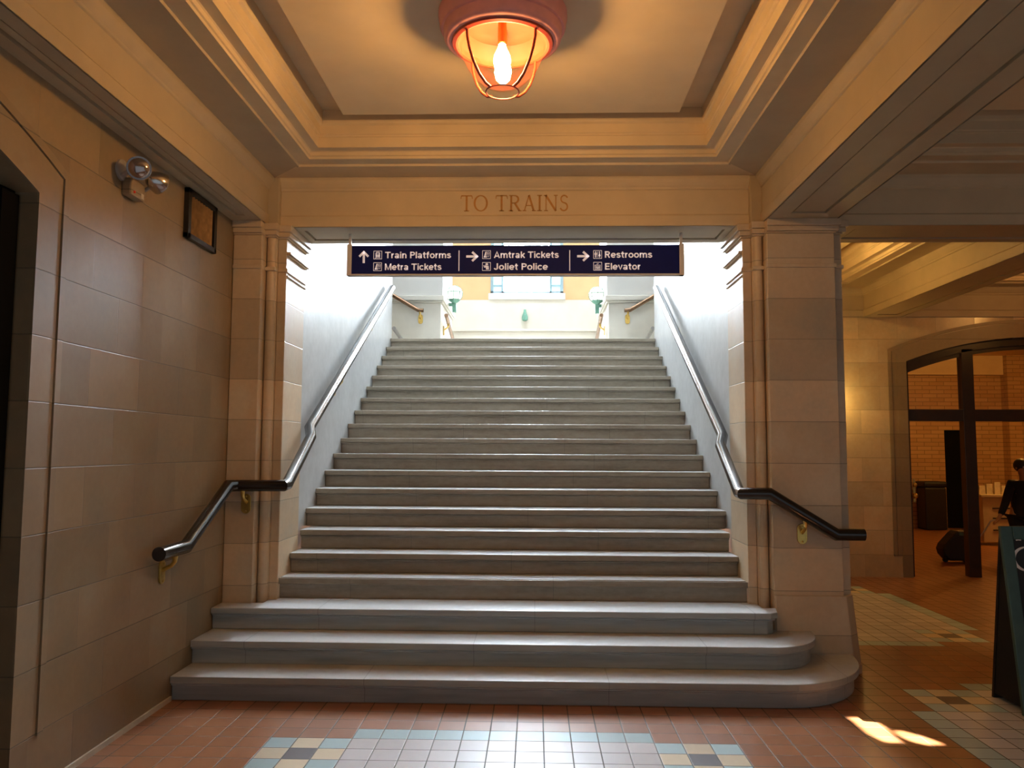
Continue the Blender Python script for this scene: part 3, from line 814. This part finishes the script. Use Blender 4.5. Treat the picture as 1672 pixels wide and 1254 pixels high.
SANS = {   # width, polylines on a cap height of 1
 'T': (.78, [[(.02, .91), (.76, .91)], [(.39, .90), (.39, 0)]]),
 'P': (.72, [[(.14, 1), (.14, 0)], [(.14, .91), (.38, .91)]+arc(.40, .70, .22, .21, 88, -88)+[(.14, .49)]]),
 'R': (.78, [[(.14, 1), (.14, 0)], [(.14, .91), (.38, .91)]+arc(.40, .71, .22, .20, 88, -88)+[(.14, .51)], [(.40, .50), (.64, 0)]]),
 'M': (.98, [[(.13, 1), (.13, 0)], [(.85, 1), (.85, 0)], [(.14, .96), (.49, .06), (.84, .96)]]),
 'A': (.82, [[(.08, 0), (.41, .98), (.74, 0)], [(.2, .29), (.62, .29)]]),
 'J': (.62, [[(.46, 1), (.46, .30)]+arc(.28, .28, .18, .19, 0, -175)]),
 'E': (.72, [[(.14, 1), (.14, 0)], [(.14, .91), (.66, .91)], [(.14, .52), (.62, .52)], [(.14, .09), (.67, .09)]]),
 'r': (.44, [[(.13, .74), (.13, 0)], [(.14, .42)]+arc(.34, .42, .2, .235, 170, 80, 6)]),
 'a': (.66, [[(.50, .50), (.50, .0)], arc(.30, .50, .20, .16, 155, 0, 10), arc(.285, .20, .175, .135, 0, 360, 18)]),
 'i': (.26, [[(.13, .74), (.13, 0)], [(.13, 1), (.13, .85)]]),
 'n': (.68, [[(.13, .74), (.13, 0)], [(.13, .42)]+arc(.335, .44, .205, .22, 175, 0)+[(.54, 0)]]),
 'm': (1.04, [[(.13, .74), (.13, 0)], [(.13, .42)]+arc(.325, .46, .195, .20, 175, 0)+[(.52, 0)], [(.52, .42)]+arc(.715, .46, .195, .20, 175, 0)+[(.91, 0)]]),
 'l': (.26, [[(.13, 1), (.13, 0)]]),
 't': (.44, [[(.20, .94), (.20, .22)]+arc(.34, .2, .14, .13, 180, 280, 6), [(.02, .66), (.41, .66)]]),
 'f': (.44, [[(.19, 0), (.19, .76)]+arc(.35, .78, .16, .15, 178, 85, 6), [(.02, .66), (.41, .66)]]),
 'o': (.68, [arc(.34, .37, .245, .295, 0, 360, 22)]),
 's': (.60, [arc(.30, .53, .18, .13, 15, 265)+arc(.30, .225, .20, .15, 85, -165)]),
 'e': (.66, [arc(.33, .37, .245, .295, 0, 318, 20), [(.10, .37), (.575, .37)]]),
 'k': (.62, [[(.13, 1), (.13, 0)], [(.16, .28), (.54, .73)], [(.28, .42), (.56, 0)]]),
 'c': (.62, [arc(.33, .37, .245, .295, 42, 318, 18)]),
 'v': (.60, [[(.07, .74), (.30, .03), (.53, .74)]]),
}
def sans_words(txt, x0, x1, z0, h, y, parent, w=.175):
    adv = sum(.34 if c == ' ' else SANS[c][0]+.03 for c in txt)-.03
    kx = (x1-x0)/adv; x = 0; fr = lambda u, v, w_: (u, y-.003+w_, v)
    for word in txt.split(' '):
        mb = MB()
        for c in word:
            wd, lines = SANS[c]
            for pl in lines:
                for q in stroke(pl, [w]*len(pl)): mb.extrude([(x0+(x+u)*kx, z0+v*h) for u, v in q], fr, .003)
            x += wd+.03
        x += .34-.0
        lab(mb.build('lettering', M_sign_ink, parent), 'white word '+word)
r1, r2, caph = SZp(420.6), SZp(440.2), SZp(409.9)-SZp(420.6)
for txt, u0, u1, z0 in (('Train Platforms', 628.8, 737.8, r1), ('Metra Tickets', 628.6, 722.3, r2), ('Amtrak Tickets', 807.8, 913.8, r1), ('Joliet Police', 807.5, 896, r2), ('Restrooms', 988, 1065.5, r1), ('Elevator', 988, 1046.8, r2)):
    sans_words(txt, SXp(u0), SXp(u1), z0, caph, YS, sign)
frS = lambda u, v, w: (u, YS-.003+w, v)
def sign_quads(quads, name, label):
    mb = MB()
    for q in quads: mb.extrude([(SXp(u), SZp(v)) for u, v in q], frS, .003)
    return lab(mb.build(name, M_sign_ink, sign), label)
def st(pts, w): return stroke(pts, [w]*len(pts))
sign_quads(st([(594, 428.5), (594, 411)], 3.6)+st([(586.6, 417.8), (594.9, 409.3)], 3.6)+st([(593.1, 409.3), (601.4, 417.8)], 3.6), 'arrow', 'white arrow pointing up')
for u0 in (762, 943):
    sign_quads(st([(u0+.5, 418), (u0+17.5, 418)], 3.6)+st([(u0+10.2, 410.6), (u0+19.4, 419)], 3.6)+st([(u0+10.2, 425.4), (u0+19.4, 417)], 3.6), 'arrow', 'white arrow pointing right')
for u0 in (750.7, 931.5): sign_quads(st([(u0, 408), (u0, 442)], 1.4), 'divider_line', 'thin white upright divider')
def frame_sq(u, v, s_=6.6, w=.7):
    return st([(u-s_, v-s_), (u+s_, v-s_)], w)+st([(u-s_, v+s_), (u+s_, v+s_)], w)+st([(u-s_, v-s_), (u-s_, v+s_)], w)+st([(u+s_, v-s_), (u+s_, v+s_)], w)
def rect(u, v, a, b): return [[(u-a, v-b), (u+a, v-b), (u+a, v+b), (u-a, v+b)]]
def person_pic(u, v, sc=1, dress=False):
    q = rect(u, v-4.2*sc, 1*sc, 1*sc)+rect(u, v-.6*sc, (1.2 if not dress else .9)*sc, 2.2*sc)+rect(u-.7*sc, v+3.2*sc, .5*sc, 2*sc)+rect(u+.7*sc, v+3.2*sc, .5*sc, 2*sc)
    if dress: q += [[(u-.6*sc, v-1*sc), (u+.6*sc, v-1*sc), (u+2.1*sc, v+2.4*sc), (u-2.1*sc, v+2.4*sc)]]
    else: q += rect(u-1.8*sc, v-1*sc, .35*sc, 1.6*sc)+rect(u+1.8*sc, v-1*sc, .35*sc, 1.6*sc)
    return q
def pic_train(u, v): return frame_sq(u, v)+rect(u, v-4.4, 2.6, .7)+rect(u-2.9, v-.4, .7, 3.4)+rect(u+2.9, v-.4, .7, 3.4)+rect(u, v-1.6, 3.2, .5)+rect(u, v+1.6, 3.4, 1.4)+[[(u-3, v+3.4), (u-2, v+3.4), (u-3.4, v+5.6), (u-4.4, v+5.6)], [(u+2, v+3.4), (u+3, v+3.4), (u+4.4, v+5.6), (u+3.4, v+5.6)]]+rect(u, v+4.6, 2.6, .4)
def pic_ticket(u, v): return frame_sq(u, v)+[[(u-2, v-4.6), (u+.4, v-5), (u-1.6, v+4.6), (u-4.4, v+4.6)], [(u-4.4, v+3.2), (u+.8, v+3.2), (u+.4, v+4.6), (u-4.6, v+4.6)]]+st([(u+1.8, v-4.4), (u+4.8, v-4.0), (u+3.6, v+3.6), (u+.6, v+3.2), (u+1.8, v-4.4)], .7)+st([(u+1.8, v-1.5), (u+4, v-1.2)], .6)
def pic_police(u, v): return frame_sq(u, v)+rect(u+.6, v-4.2, 1.9, 1.2)+rect(u+.6, v-2.6, 2.4, .4)+[[(u-1.8, v-1.8), (u+3.6, v-1.0), (u+4.2, v+5), (u-.6, v+5)]]+st([(u-4.4, v-2), (u-3.2, v+1.4), (u-1, v+.4)], 1.3)+st([(u-2.4, v-1.6), (u-1.4, v+1.4)], 1)
def pic_wc(u, v): return frame_sq(u, v)+person_pic(u-3.1, v, .95)+rect(u, v, .3, 5)+person_pic(u+3.1, v, .95, True)
def pic_lift(u, v): return frame_sq(u, v)+st([(u-4.4, v-1.8), (u+4.4, v-1.8), (u+4.4, v+5.2), (u-4.4, v+5.2), (u-4.4, v-1.8)], .8)+person_pic(u-2.2, v+1.9, .5)+person_pic(u+.2, v+1.9, .5, True)+person_pic(u+2.5, v+1.9, .5)+[[(u-1.6, v-3), (u-.2, v-3), (u-.9, v-5)], [(u+.2, v-5), (u+1.6, v-5), (u+.9, v-3)]]
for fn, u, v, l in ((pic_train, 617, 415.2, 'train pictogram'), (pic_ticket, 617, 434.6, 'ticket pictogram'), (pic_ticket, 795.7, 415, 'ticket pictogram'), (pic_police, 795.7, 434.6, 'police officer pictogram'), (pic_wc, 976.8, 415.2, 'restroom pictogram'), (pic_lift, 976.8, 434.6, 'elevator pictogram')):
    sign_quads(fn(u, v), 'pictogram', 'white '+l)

# ------------------------------------------------------------------ ceiling lamps
def ceiling_lamp(c, label, mb_bulb, full=True, group=None):
    X0, Y0 = c
    t = thing('ceiling_lamp', label, 'lamp', (X0, Y0, 3.938), group)
    mb = MB()
    mb.lathe([(0, 3.938), (.345, 3.938), (.345, 3.91), (.338, 3.90), (.338, 3.865), (.330, 3.852), (.318, 3.848), (.314, 3.835), (.314, 3.805), (.306, 3.792), (.290, 3.783), (.272, 3.780)], (X0, Y0, 0), 64)
    mb.build('canopy', M_pink, t, smooth=True)
    mb = MB(); mb.lathe([(.274, 3.782), (.268, 3.770), (.250, 3.764), (.238, 3.768), (.236, 3.80), (.20, 3.87), (.0, 3.89)], (X0, Y0, 0), 64)
    mb.build('rim', M_red, t, smooth=True)
    mb = MB(); mb.lathe([(.228, 3.79), (.228, 3.765), (.215, 3.71), (.190, 3.65), (.155, 3.60), (.118, 3.565), (.075, 3.545), (0, 3.538)], (X0, Y0, 0), 48)
    mb.build('glass_bell', M_glass, t, smooth=True)
    for q in range(4):
        a = math.pi/4+math.pi/2*q; pts = []
        for r, z in ((.250, 3.775), (.247, 3.73), (.232, 3.675), (.205, 3.615), (.164, 3.56), (.120, 3.525), (.085, 3.513)):
            pts.append((X0+r*math.cos(a), Y0+r*math.sin(a), z))
        mb = MB(); mb.tube(pts, .0075, 10); mb.build('cage_rib', M_red, t, smooth=True)
    mb = MB(); mb.tube([(X0+.088*math.cos(2*math.pi*k_/32), Y0+.088*math.sin(2*math.pi*k_/32), 3.511) for k_ in range(33)], .004, 8, False); mb.build('cage_ring', M_red, t, smooth=True)
    for dy in (-.06, .06):
        mb = MB(); mb.lathe([(.022, 3.88), (.024, 3.748), (.018, 3.742), (0, 3.742)], (X0, Y0+dy, 0), 16); s_ = mb.build('socket', M_brass, t, smooth=True)
        mb = MB(); mb.lathe([(.0, 3.748), (.018, 3.744), (.024, 3.72), (.042, 3.68), (.047, 3.65), (.038, 3.61), (.020, 3.592), (0, 3.588)], (X0, Y0+dy, 0), 20); mb.build('bulb', mb_bulb, t, smooth=True)
    return t
ceiling_lamp((0, 4.10), 'rose enamel caged ceiling lamp with glowing bulb above the stair foot', M_bulb)
ceiling_lamp((3.05, 8.6), 'caged ceiling lamp hidden behind the right pier', M_bulb2)
ceiling_lamp((6.9, 8.5), 'caged ceiling lamp before the arched glass doors', M_bulb3)

# ------------------------------------------------------------------ left wall fittings
v = thing('wall_vent', 'dark bronze louvred vent high on the left stone wall', 'vent', (XL, 5.32, 3.17))
vy0, vy1, vz0, vz1 = 5.09, 5.56, 3.0, 3.335
mb = MB()
for a, b, c_, d_ in ((vy0, vy0+.045, vz0, vz1), (vy1-.045, vy1, vz0, vz1), (vy0, vy1, vz0, vz0+.035), (vy0, vy1, vz1-.035, vz1)): mb.box(XL, XL+.035, a, b, c_, d_)
mb.build('frame', plain('dark_bronze_frame', (.03, .025, .018), .4, .5), v, bevel=.003)
mb = MB(); mb.box(XL+.002, XL+.006, vy0+.04, vy1-.04, vz0+.03, vz1-.03); mb.build('backing', plain('vent_brown', (.10, .055, .02), .5), v)
for q in range(9):
    y = vy0+.06+q*.0425
    mb = MB(); mt = Matrix.Translation((XL+.016, y, 0)) @ Matrix.Rotation(math.radians(35), 4, 'Z')
    mb.box(-.011, .011, -.0025, .0025, vz0+.032, vz1-.032, 0, mt); mb.build('slat', M_vent_slat, v)

e = thing('emergency_light', 'chrome twin head emergency light on the left stone wall', 'lamp', (XL, 4.35, 3.12))
mb = MB(); mb.box(XL, XL+.06, 4.30, 4.46, 3.03, 3.13); mb.build('battery_box', M_surround, e, bevel=.012)
def head(c, ax, name):
    ax = Vector(ax).normalized()
    mb = MB(); mb.lathe([(0, -.075), (.022, -.072), (.045, -.05), (.060, -.015), (.066, .02), (.064, .026), (.058, .022), (.03, .0)], c, 28, ax); h_ = mb.build(name, M_chrome, e, smooth=True)
    mb = MB(); mb.lathe([(.059, .020), (.05, .036), (.03, .048), (0, .052)], c, 28, ax)
    l_ = mb.build('lens', plain('silvered_lens', (.42, .37, .36), .14, .85), h_, smooth=True); l_.matrix_parent_inverse = Matrix.Identity(4)
    mb = MB(); mb.tube([(XL+.03, c[1]+.01, 3.12), (XL+.06, c[1], 3.135), (c[0], c[1], c[2]-.055)], .011, 10); mb.build('arm', M_greymetal, e, smooth=True)
head((XL+.13, 4.24, 3.155), (.45, -1, -.25), 'lamp_head')
head((XL+.11, 4.50, 3.165), (.5, 1, -.25), 'lamp_head')
mb = MB(); mb.lathe([(0, 0), (.06, 0), (.06, .014), (.05, .02), (0, .02)], (XL, 4.29, 3.165), 24, (1, 0, 0)); mb.build('wall_disc', M_greymetal, e, smooth=True)
mb = MB(); mb.sphere((XL+.062, 4.33, 3.052), .008, 10, 6); lab(mb.build('indicator', M_ledred, e), 'red indicator')
mb = MB(); mb.box(XL+.06, XL+.0615, 4.41, 4.44, 3.04, 3.07); mb.build('sticker', M_label, e)

# ------------------------------------------------------------------ arched glass doors in the back wall
R2, zc2 = arch_fn(6.7, 1.7, 2.77, .32)
d1 = bpy.data.objects.new('door_1', None); COL.objects.link(d1); d1.location = (6.7, YF+.1, 0); d1['kind'] = 'structure'; d1['label'] = 'dark wood arched glass doors in the back wall'; d1['category'] = 'door'
y0, y1 = YF+.06, YF+.16
mb = MB()
n = 32
def arc_band(mb, r0, r1, ya, yb):
    for k_ in range(n):
        sa = 5.0+3.4*k_/n; sb = 5.0+3.4*(k_+1)/n
        za0 = zc2+math.sqrt((R2-r0)**2-(sa-6.7)**2); zb0 = zc2+math.sqrt((R2-r0)**2-(sb-6.7)**2)
        za1 = zc2+math.sqrt((R2-r1)**2-(sa-6.7)**2); zb1 = zc2+math.sqrt((R2-r1)**2-(sb-6.7)**2)
        for y in (ya,): mb.face([(sa, y, za1), (sb, y, zb1), (sb, y, zb0), (sa, y, za0)])
        mb.face([(sa, ya, za1), (sa, yb, za1), (sb, yb, zb1), (sb, ya, zb1)])
        mb.face([(sa, yb, za0), (sb, yb, zb0), (sb, yb, zb1), (sa, yb, za1)])
arc_band(mb, .0, .10, y0, y1); arc_band(mb, .09, .15, y0+.03, y1-.01)
mb.box(5.0, 5.05, y0, y1, 0, 2.75); mb.box(8.35, 8.4, y0, y1, 0, 2.75)
mb.box(5.0, 8.4, y0+.005, y1, 1.995, 2.15)
for xm in (5.745, 7.505): mb.box(xm, xm+.15, y0, y1+.02, 0, zc2+math.sqrt(R2**2-(xm-6.7)**2)-.05)
mb.box(6.66, 6.74, y0, y1, 0, 2.0)
mb.build('door_frame', M_darkwood, d1, bevel=.004)
mb = MB()
mb.box(5.04, 5.75, y0+.045, y0+.05, 2.14, 2.80); mb.box(5.89, 7.51, y0+.045, y0+.05, 2.14, 2.98); mb.box(7.64, 8.36, y0+.045, y0+.05, 2.14, 2.80)
mb.build('transom_glass', M_doorglass, d1)
mb = MB(); mb.box(7.64, 8.36, y0+.045, y0+.05, 0, 2.0); mb.build('side_glass', M_doorglass, d1)
for xh in ((5.055, 5.12),):
    mb = MB(); mb.sphere((5.075, y0-.03, 1.17), .028, 14, 8); mb.sphere((5.075, y0-.03, 1.03), .035, 14, 8); mb.box(5.06, 5.09, y0-.008, y0, .95, 1.25)
    mb.build('door_handle', M_brass, d1, smooth=True)

# ------------------------------------------------------------------ room behind the doors
YR = 17.0
mb = MB(); mb.box(4.6, 8.77, YR, YR+.2, 0, 4.2); mb.box(8.77, 9.19, YR, YR+.2, 2.04, 4.2); mb.box(9.19, 14, YR, YR+.2, 0, 4.2)
mb.box(9.98, 11.0, YR-.25, YR, 0, 4.2)
struct(mb, 'wall_back.003', M_brick, 'yellow brick wall of the room behind the glass doors', 'wall')
mb = MB(); mb.box(4.4, 4.6, YF+.3, YR+.2, 0, 4.2); mb.box(13.0, 13.2, YF, YR+.2, 0, 4.2); mb.box(9.0, 13.0, YF, YF+.2, 0, 4.2)
struct(mb, 'wall_side.001', M_brick, 'brick side walls of the room behind the glass doors', 'wall')
mb = MB(); mb.box(4.4, 13.2, YF+.3, YR+.2, 3.6, 3.8)
mb.box(4.6, 13.0, YR-.12, YR, 3.2, 3.6)
struct(mb, 'ceiling.008', M_plaster, 'ceiling of the room behind the glass doors', 'ceiling')
mb = MB(); mb.box(8.77, 9.19, YR+.05, YR+.12, 0, 2.04)
struct(mb, 'door_3', M_doorblack, 'narrow dark doorway in the yellow brick wall', 'door')
t = thing('pendant_lamp', 'round opal ceiling lamp of the brick room', 'lamp', (8.6, 13.4, 3.6))
mb = MB(); mb.lathe([(0, 3.6), (.12, 3.6), (.12, 3.57), (.05, 3.55), (.05, 3.5), (0, 3.5)], (8.6, 13.4, 0), 24); mb.build('ceiling_rose', M_brass, t, smooth=True)
mb = MB(); mb.sphere((8.6, 13.4, 3.42), .10); mb.build('bulb', emit_mat('opal_glow', (1.0, .50, .12), ROOM_STRENGTH), t, smooth=True)

t = thing('black_bin', 'black lidded bin against the yellow brick wall', 'bin', (8.36, 16.75, 0))
mb = MB(); mb.box(8.12, 8.55, 16.55, 16.95, 0, .86); mb.build('body', M_bin, t, bevel=.03)
mb = MB(); mb.box(8.10, 8.57, 16.53, 16.97, .86, .98); mb.build('lid', M_bin, t, bevel=.04)

t = thing('display_cabinet', 'cream cabinet with leaflets on top behind the glass doors', 'cabinet', (8.3, 14.15, 0))
mb = MB(); mb.box(7.86, 8.9, 14.0, 14.4, .05, .82); mb.build('body', M_cabinet, t, bevel=.01)
mb = MB(); mb.box(7.82, 8.94, 13.96, 14.43, .82, .86); mb.build('top', M_cabinet, t, bevel=.006)
for z in (.25, .45, .62):
    mb = MB(); mb.box(8.02, 8.6, 13.985, 14.0, z, z+.02); mb.build('drawer_pull', M_bin, t)
lc = 0
for q in range(6):
    x = 7.88+q*.13; h = .15+.03*((q*7) % 3)
    mb = MB(); mb.box(x, x+.10, 14.12+.01*(q % 2), 14.16+.01*(q % 2), .86, .86+h)
    tag(mb.build('leaflet_stack', M_paper, None), 'small upright leaflet stack on the cream cabinet', 'leaflets', 'leaflets on the cabinet')

# suitcase
t = thing('suitcase', 'rounded black wheeled bag standing behind the dark door mullion', 'suitcase', (6.25, 11.85, 0))
mb = MB()
fr = lambda u, v_, w: (u, 11.72+w, v_)
mb.extrude([(6.03, .20), (6.06, .27), (6.20, .42), (6.25, .46), (6.44, .46), (6.50, .40), (6.50, .06), (6.44, .04), (6.12, .04), (6.05, .12)], fr, .24)
mb.build('body', M_luggage, t, bevel=.025, segs=3)
for x in (6.14, 6.42):
    mb = MB(); mb.lathe([(0, -.02), (.035, -.02), (.035, .02), (0, .02)], (x, 11.9, .035), 18, (0, 1, 0)); mb.build('wheel', M_bin, t, smooth=True)
mb = MB(); mb.tube([(6.46, 11.84, .44), (6.60, 11.83, .36), (6.70, 11.82, .50), (6.76, 11.81, .60), (6.84, 11.80, .625)], .011, 10); mb.build('pull_handle', M_greymetal, t, smooth=True)
mb = MB(); mb.box(6.26, 6.43, 11.715, 11.72, .40, .44); mb.build('zip_flap', M_teal, t)

# ------------------------------------------------------------------ person
def skinned(name, joints, edges, root, mat, parent, sub=2):
    me = bpy.data.meshes.new(name); me.from_pydata([j[0] for j in joints], edges, []); me.update()
    o = bpy.data.objects.new(name, me); COL.objects.link(o)
    md = o.modifiers.new('skin', 'SKIN'); md.use_smooth_shade = True
    for v_, j in zip(me.skin_vertices[0].data, joints):
        r = j[1]; v_.radius = r if isinstance(r, tuple) else (r, r)
    me.skin_vertices[0].data[root].use_root = True
    s2 = o.modifiers.new('sub', 'SUBSURF'); s2.levels = sub; s2.render_levels = sub
    me.materials.append(mat)
    dg = bpy.context.evaluated_depsgraph_get(); m2 = bpy.data.meshes.new_from_object(o.evaluated_get(dg))
    o.modifiers.clear(); o.data = m2; o.name = name
    bpy.data.meshes.remove(me)
    if not m2.materials: m2.materials.append(mat)
    for p in m2.polygons: p.use_smooth = True
    if parent is not None: o.parent = parent; o.matrix_parent_inverse = Matrix.Translation(-parent.location)
    return o
px_, py_ = 7.26, 11.86
P = lambda x, y, z: (px_+x, py_+y, z)
person = thing('person', 'person in a black coat bending towards a wheeled bag behind the glass doors', 'person', (px_, py_, 0))
J = [(P(0, .06, .78), (.13, .10)), (P(0, .03, .95), (.115, .09)), (P(0, -.02, 1.10), (.14, .09)), (P(-.01, -.04, 1.185), (.055, .055)), (P(-.015, -.06, 1.235), (.048, .05)),
     (P(-.025, -.08, 1.30), (.070, .085)), (P(-.03, -.075, 1.38), (.078, .095)), (P(-.03, -.06, 1.45), (.050, .06)),
     (P(-.165, -.02, 1.135), .055), (P(-.285, -.05, .84), .040), (P(-.40, -.10, .66), .027), (P(-.425, -.11, .63), (.034, .018)),
     (P(.165, -.02, 1.135), .055), (P(.235, .02, .85), .040), (P(.24, -.05, .63), .027), (P(.24, -.06, .57), (.018, .034)),
     (P(-.085, .05, .70), .085), (P(-.09, .02, .42), .055), (P(-.09, .06, .09), .036), (P(-.09, -.06, .035), .036),
     (P(.085, .05, .70), .085), (P(.09, .02, .42), .055), (P(.09, .06, .09), .036), (P(.09, -.06, .035), .036)]
Eg = [(0, 1), (1, 2), (2, 3), (3, 4), (4, 5), (5, 6), (6, 7), (2, 8), (8, 9), (9, 10), (10, 11), (2, 12), (12, 13), (13, 14), (14, 15), (0, 16), (16, 17), (17, 18), (18, 19), (0, 20), (20, 21), (21, 22), (22, 23)]
# fingers and thumbs, each its own short chain rooted in the palm
for base, dirv, side in ((11, Vector((-.8, -.2, -.55)), Vector((.1, 1, 0))), (15, Vector((0, -.15, -1)), Vector((0, 1, 0)))):
    b = Vector(J[base][0]); dirv.normalize()
    for q, ln in enumerate((.062, .072, .068, .052)):
        p0 = b + side*(.020*(q-1.5)) + dirv*.045; p1 = p0 + dirv*ln*.55; p2 = p1 + (dirv+Vector((.6, 0, -.4))).normalized()*ln*.5
        i0 = len(J); J += [(tuple(p0), .0085), (tuple(p1), .008), (tuple(p2), .007)]; Eg += [(base, i0), (i0, i0+1), (i0+1, i0+2)]
    p0 = b + side*-.035 + dirv*.01; p1 = p0 + (dirv-side*.8).normalized()*.035
    i0 = len(J); J += [(tuple(p0), .010), (tuple(p1), .008)]; Eg += [(base, i0), (i0, i0+1)]
skinned('body', J, Eg, 0, M_skin, person)
# face
hc = Vector(P(-.03, -.075, 1.37))
mb = MB(); mb.lathe([(0, .045), (.008, .03), (.016, .0), (.0, -.005)], hc+Vector((-.012, -.098, -.02)), 10); mb.build('nose', M_skin, person, smooth=True)
for dx in (-.034, .024):
    mb = MB(); mb.sphere(hc+Vector((dx, -.088, .012)), .011, 12, 8); mb.build('eye', plain('eye_white', (.6, .55, .5), .3), person, smooth=True)
mb = MB(); mb.sphere(hc+Vector((-.01, -.088, -.052)), .02, 12, 6, (1, .35, .28)); mb.build('mouth', plain('lips', (.30, .11, .09), .5), person, smooth=True)
for dx in (-.085, .078):
    mb = MB(); mb.sphere(hc+Vector((dx, .0, .0)), .026, 12, 8, (.35, .7, 1)); mb.build('ear', M_skin, person, smooth=True)
mb = MB(); mb.sphere(hc+Vector((-.003, .022, .035)), .106, 24, 14, (.92, 1.02, .95)); mb.build('hair', M_hair, person, smooth=True)
Jc = [(P(0, .06, .62), (.20, .155)), (P(0, .05, .82), (.15, .12)), (P(0, .02, .97), (.14, .11)), (P(0, -.02, 1.11), (.155, .11)), (P(-.008, -.03, 1.175), (.075, .075)),
      (P(-.165, -.02, 1.14), .072), (P(-.285, -.05, .84), .056), (P(-.385, -.093, .68), .042), (P(.165, -.02, 1.14), .072), (P(.235, .02, .85), .056), (P(.24, -.045, .67), .042)]
skinned('coat', Jc, [(0, 1), (1, 2), (2, 3), (3, 4), (3, 5), (5, 6), (6, 7), (3, 8), (8, 9), (9, 10)], 1, M_coat, person)
Jt = [(P(0, .055, .74), (.165, .125)), (P(-.087, .05, .62), .112), (P(-.09, .02, .42), .07), (P(-.09, .055, .10), .055), (P(.087, .05, .62), .112), (P(.09, .02, .42), .07), (P(.09, .055, .10), .055)]
skinned('trousers', Jt, [(0, 1), (1, 2), (2, 3), (0, 4), (4, 5), (5, 6)], 0, M_coat, person)
for sx in (-1, 1):
    mb = MB(); mb.sphere(P(sx*.09, -.01, .045), .05, 16, 8, (.9, 2.3, .9)); mb.build('shoe', M_bin, person, smooth=True)

# ------------------------------------------------------------------ sandwich board
t = thing('sandwich_board', 'teal framed chalkboard sandwich board at the right edge of the floor', 'sign', (3.5, 5.28, 0))
bx0, bx1 = 3.165, 3.80
tilt = math.atan2(.17, 1.135)
L_ = 1.148
frB = lambda u, v_, w: (u, 5.085+v_*math.sin(tilt)+w*math.cos(tilt), v_*math.cos(tilt)-w*math.sin(tilt)+.0)
mb = MB()
for q in ([(bx0, .0), (bx0+.075, .0), (bx0+.075, L_), (bx0, L_)], [(bx1-.075, 0), (bx1, 0), (bx1, L_), (bx1-.075, L_)], [(bx0+.075, L_-.085), (bx1-.075, L_-.085), (bx1-.075, L_), (bx0+.075, L_)], [(bx0+.075, .10), (bx1-.075, .10), (bx1-.075, .18), (bx0+.075, .18)]):
    mb.extrude(q, frB, .03)
mb.build('front_frame', M_teal, t, bevel=.006)
mb = MB(); mb.extrude([(bx0+.07, .15), (bx1-.07, .15), (bx1-.07, L_-.08), (bx0+.07, L_-.08)], lambda u, v_, w: frB(u, v_, w+.010), .012); mb.build('chalkboard_panel', M_board, t)
tb = math.atan2(.17, 1.12)
frK = lambda u, v_, w: (u, 5.49-v_*math.sin(tb)-w*math.cos(tb), v_*math.cos(tb)-w*math.sin(tb)+.0)
mb = MB(); mb.extrude([(bx0+.03, 0), (bx1, 0), (bx1, 1.11), (bx0+.03, 1.11)], frK, .025); mb.build('back_panel', M_coat, t)
for x in (bx0+.035, bx1-.04):
    mb = MB(); mb.extrude([(5.12, .03), (5.46, .03), (5.325, 1.05), (5.275, 1.05)], lambda u, v_, w: (x+w, u, v_), .008)
    mb.build('black_side_sheet', M_coat, t)  # black sheet across the side between front and back panels
mb = MB()
for q in ell(3.325, .93, .095, .075, 75, 285, 20, .022, .008): mb.extrude([(u, (v_)/math.cos(tilt)) for u, v_ in q], lambda u, v_, w: frB(u, v_, w+.007), .004)
lab(mb.build('lettering', M_white_ink, t), 'white serif lettering')
mb = MB()
for q in stroke([(3.258, 1.046), (3.272, 1.053), (3.29, 1.047)], [.006, .014, .006]): mb.extrude([(u, (v_)/math.cos(tilt)) for u, v_ in q], lambda u, v_, w: frB(u, v_, w+.007), .004)
lab(mb.build('lettering', M_white_ink, t), 'white accent stroke')

# ------------------------------------------------------------------ wall light behind the right pier
t = thing('wall_light', 'yellow wall light on the back wall behind the right pier', 'lamp', (3.98, YF, 2.25))
mb = MB(); mb.box(3.92, 4.04, YF-.03, YF, 2.05, 2.35); mb.build('back_plate', M_brass, t, bevel=.006)
mb = MB(); mb.tube([(3.98, YF-.02, 2.12), (3.98, YF-.14, 2.10), (3.98, YF-.20, 2.16)], .012, 10); mb.build('arm', M_brass, t, smooth=True)
mb = MB(); mb.sphere((3.98, YF-.20, 2.25), .07); mb.build('bulb', emit_mat('yellow_opal_glow', (1.0, .66, .20), SCONCE_STRENGTH), t, smooth=True)
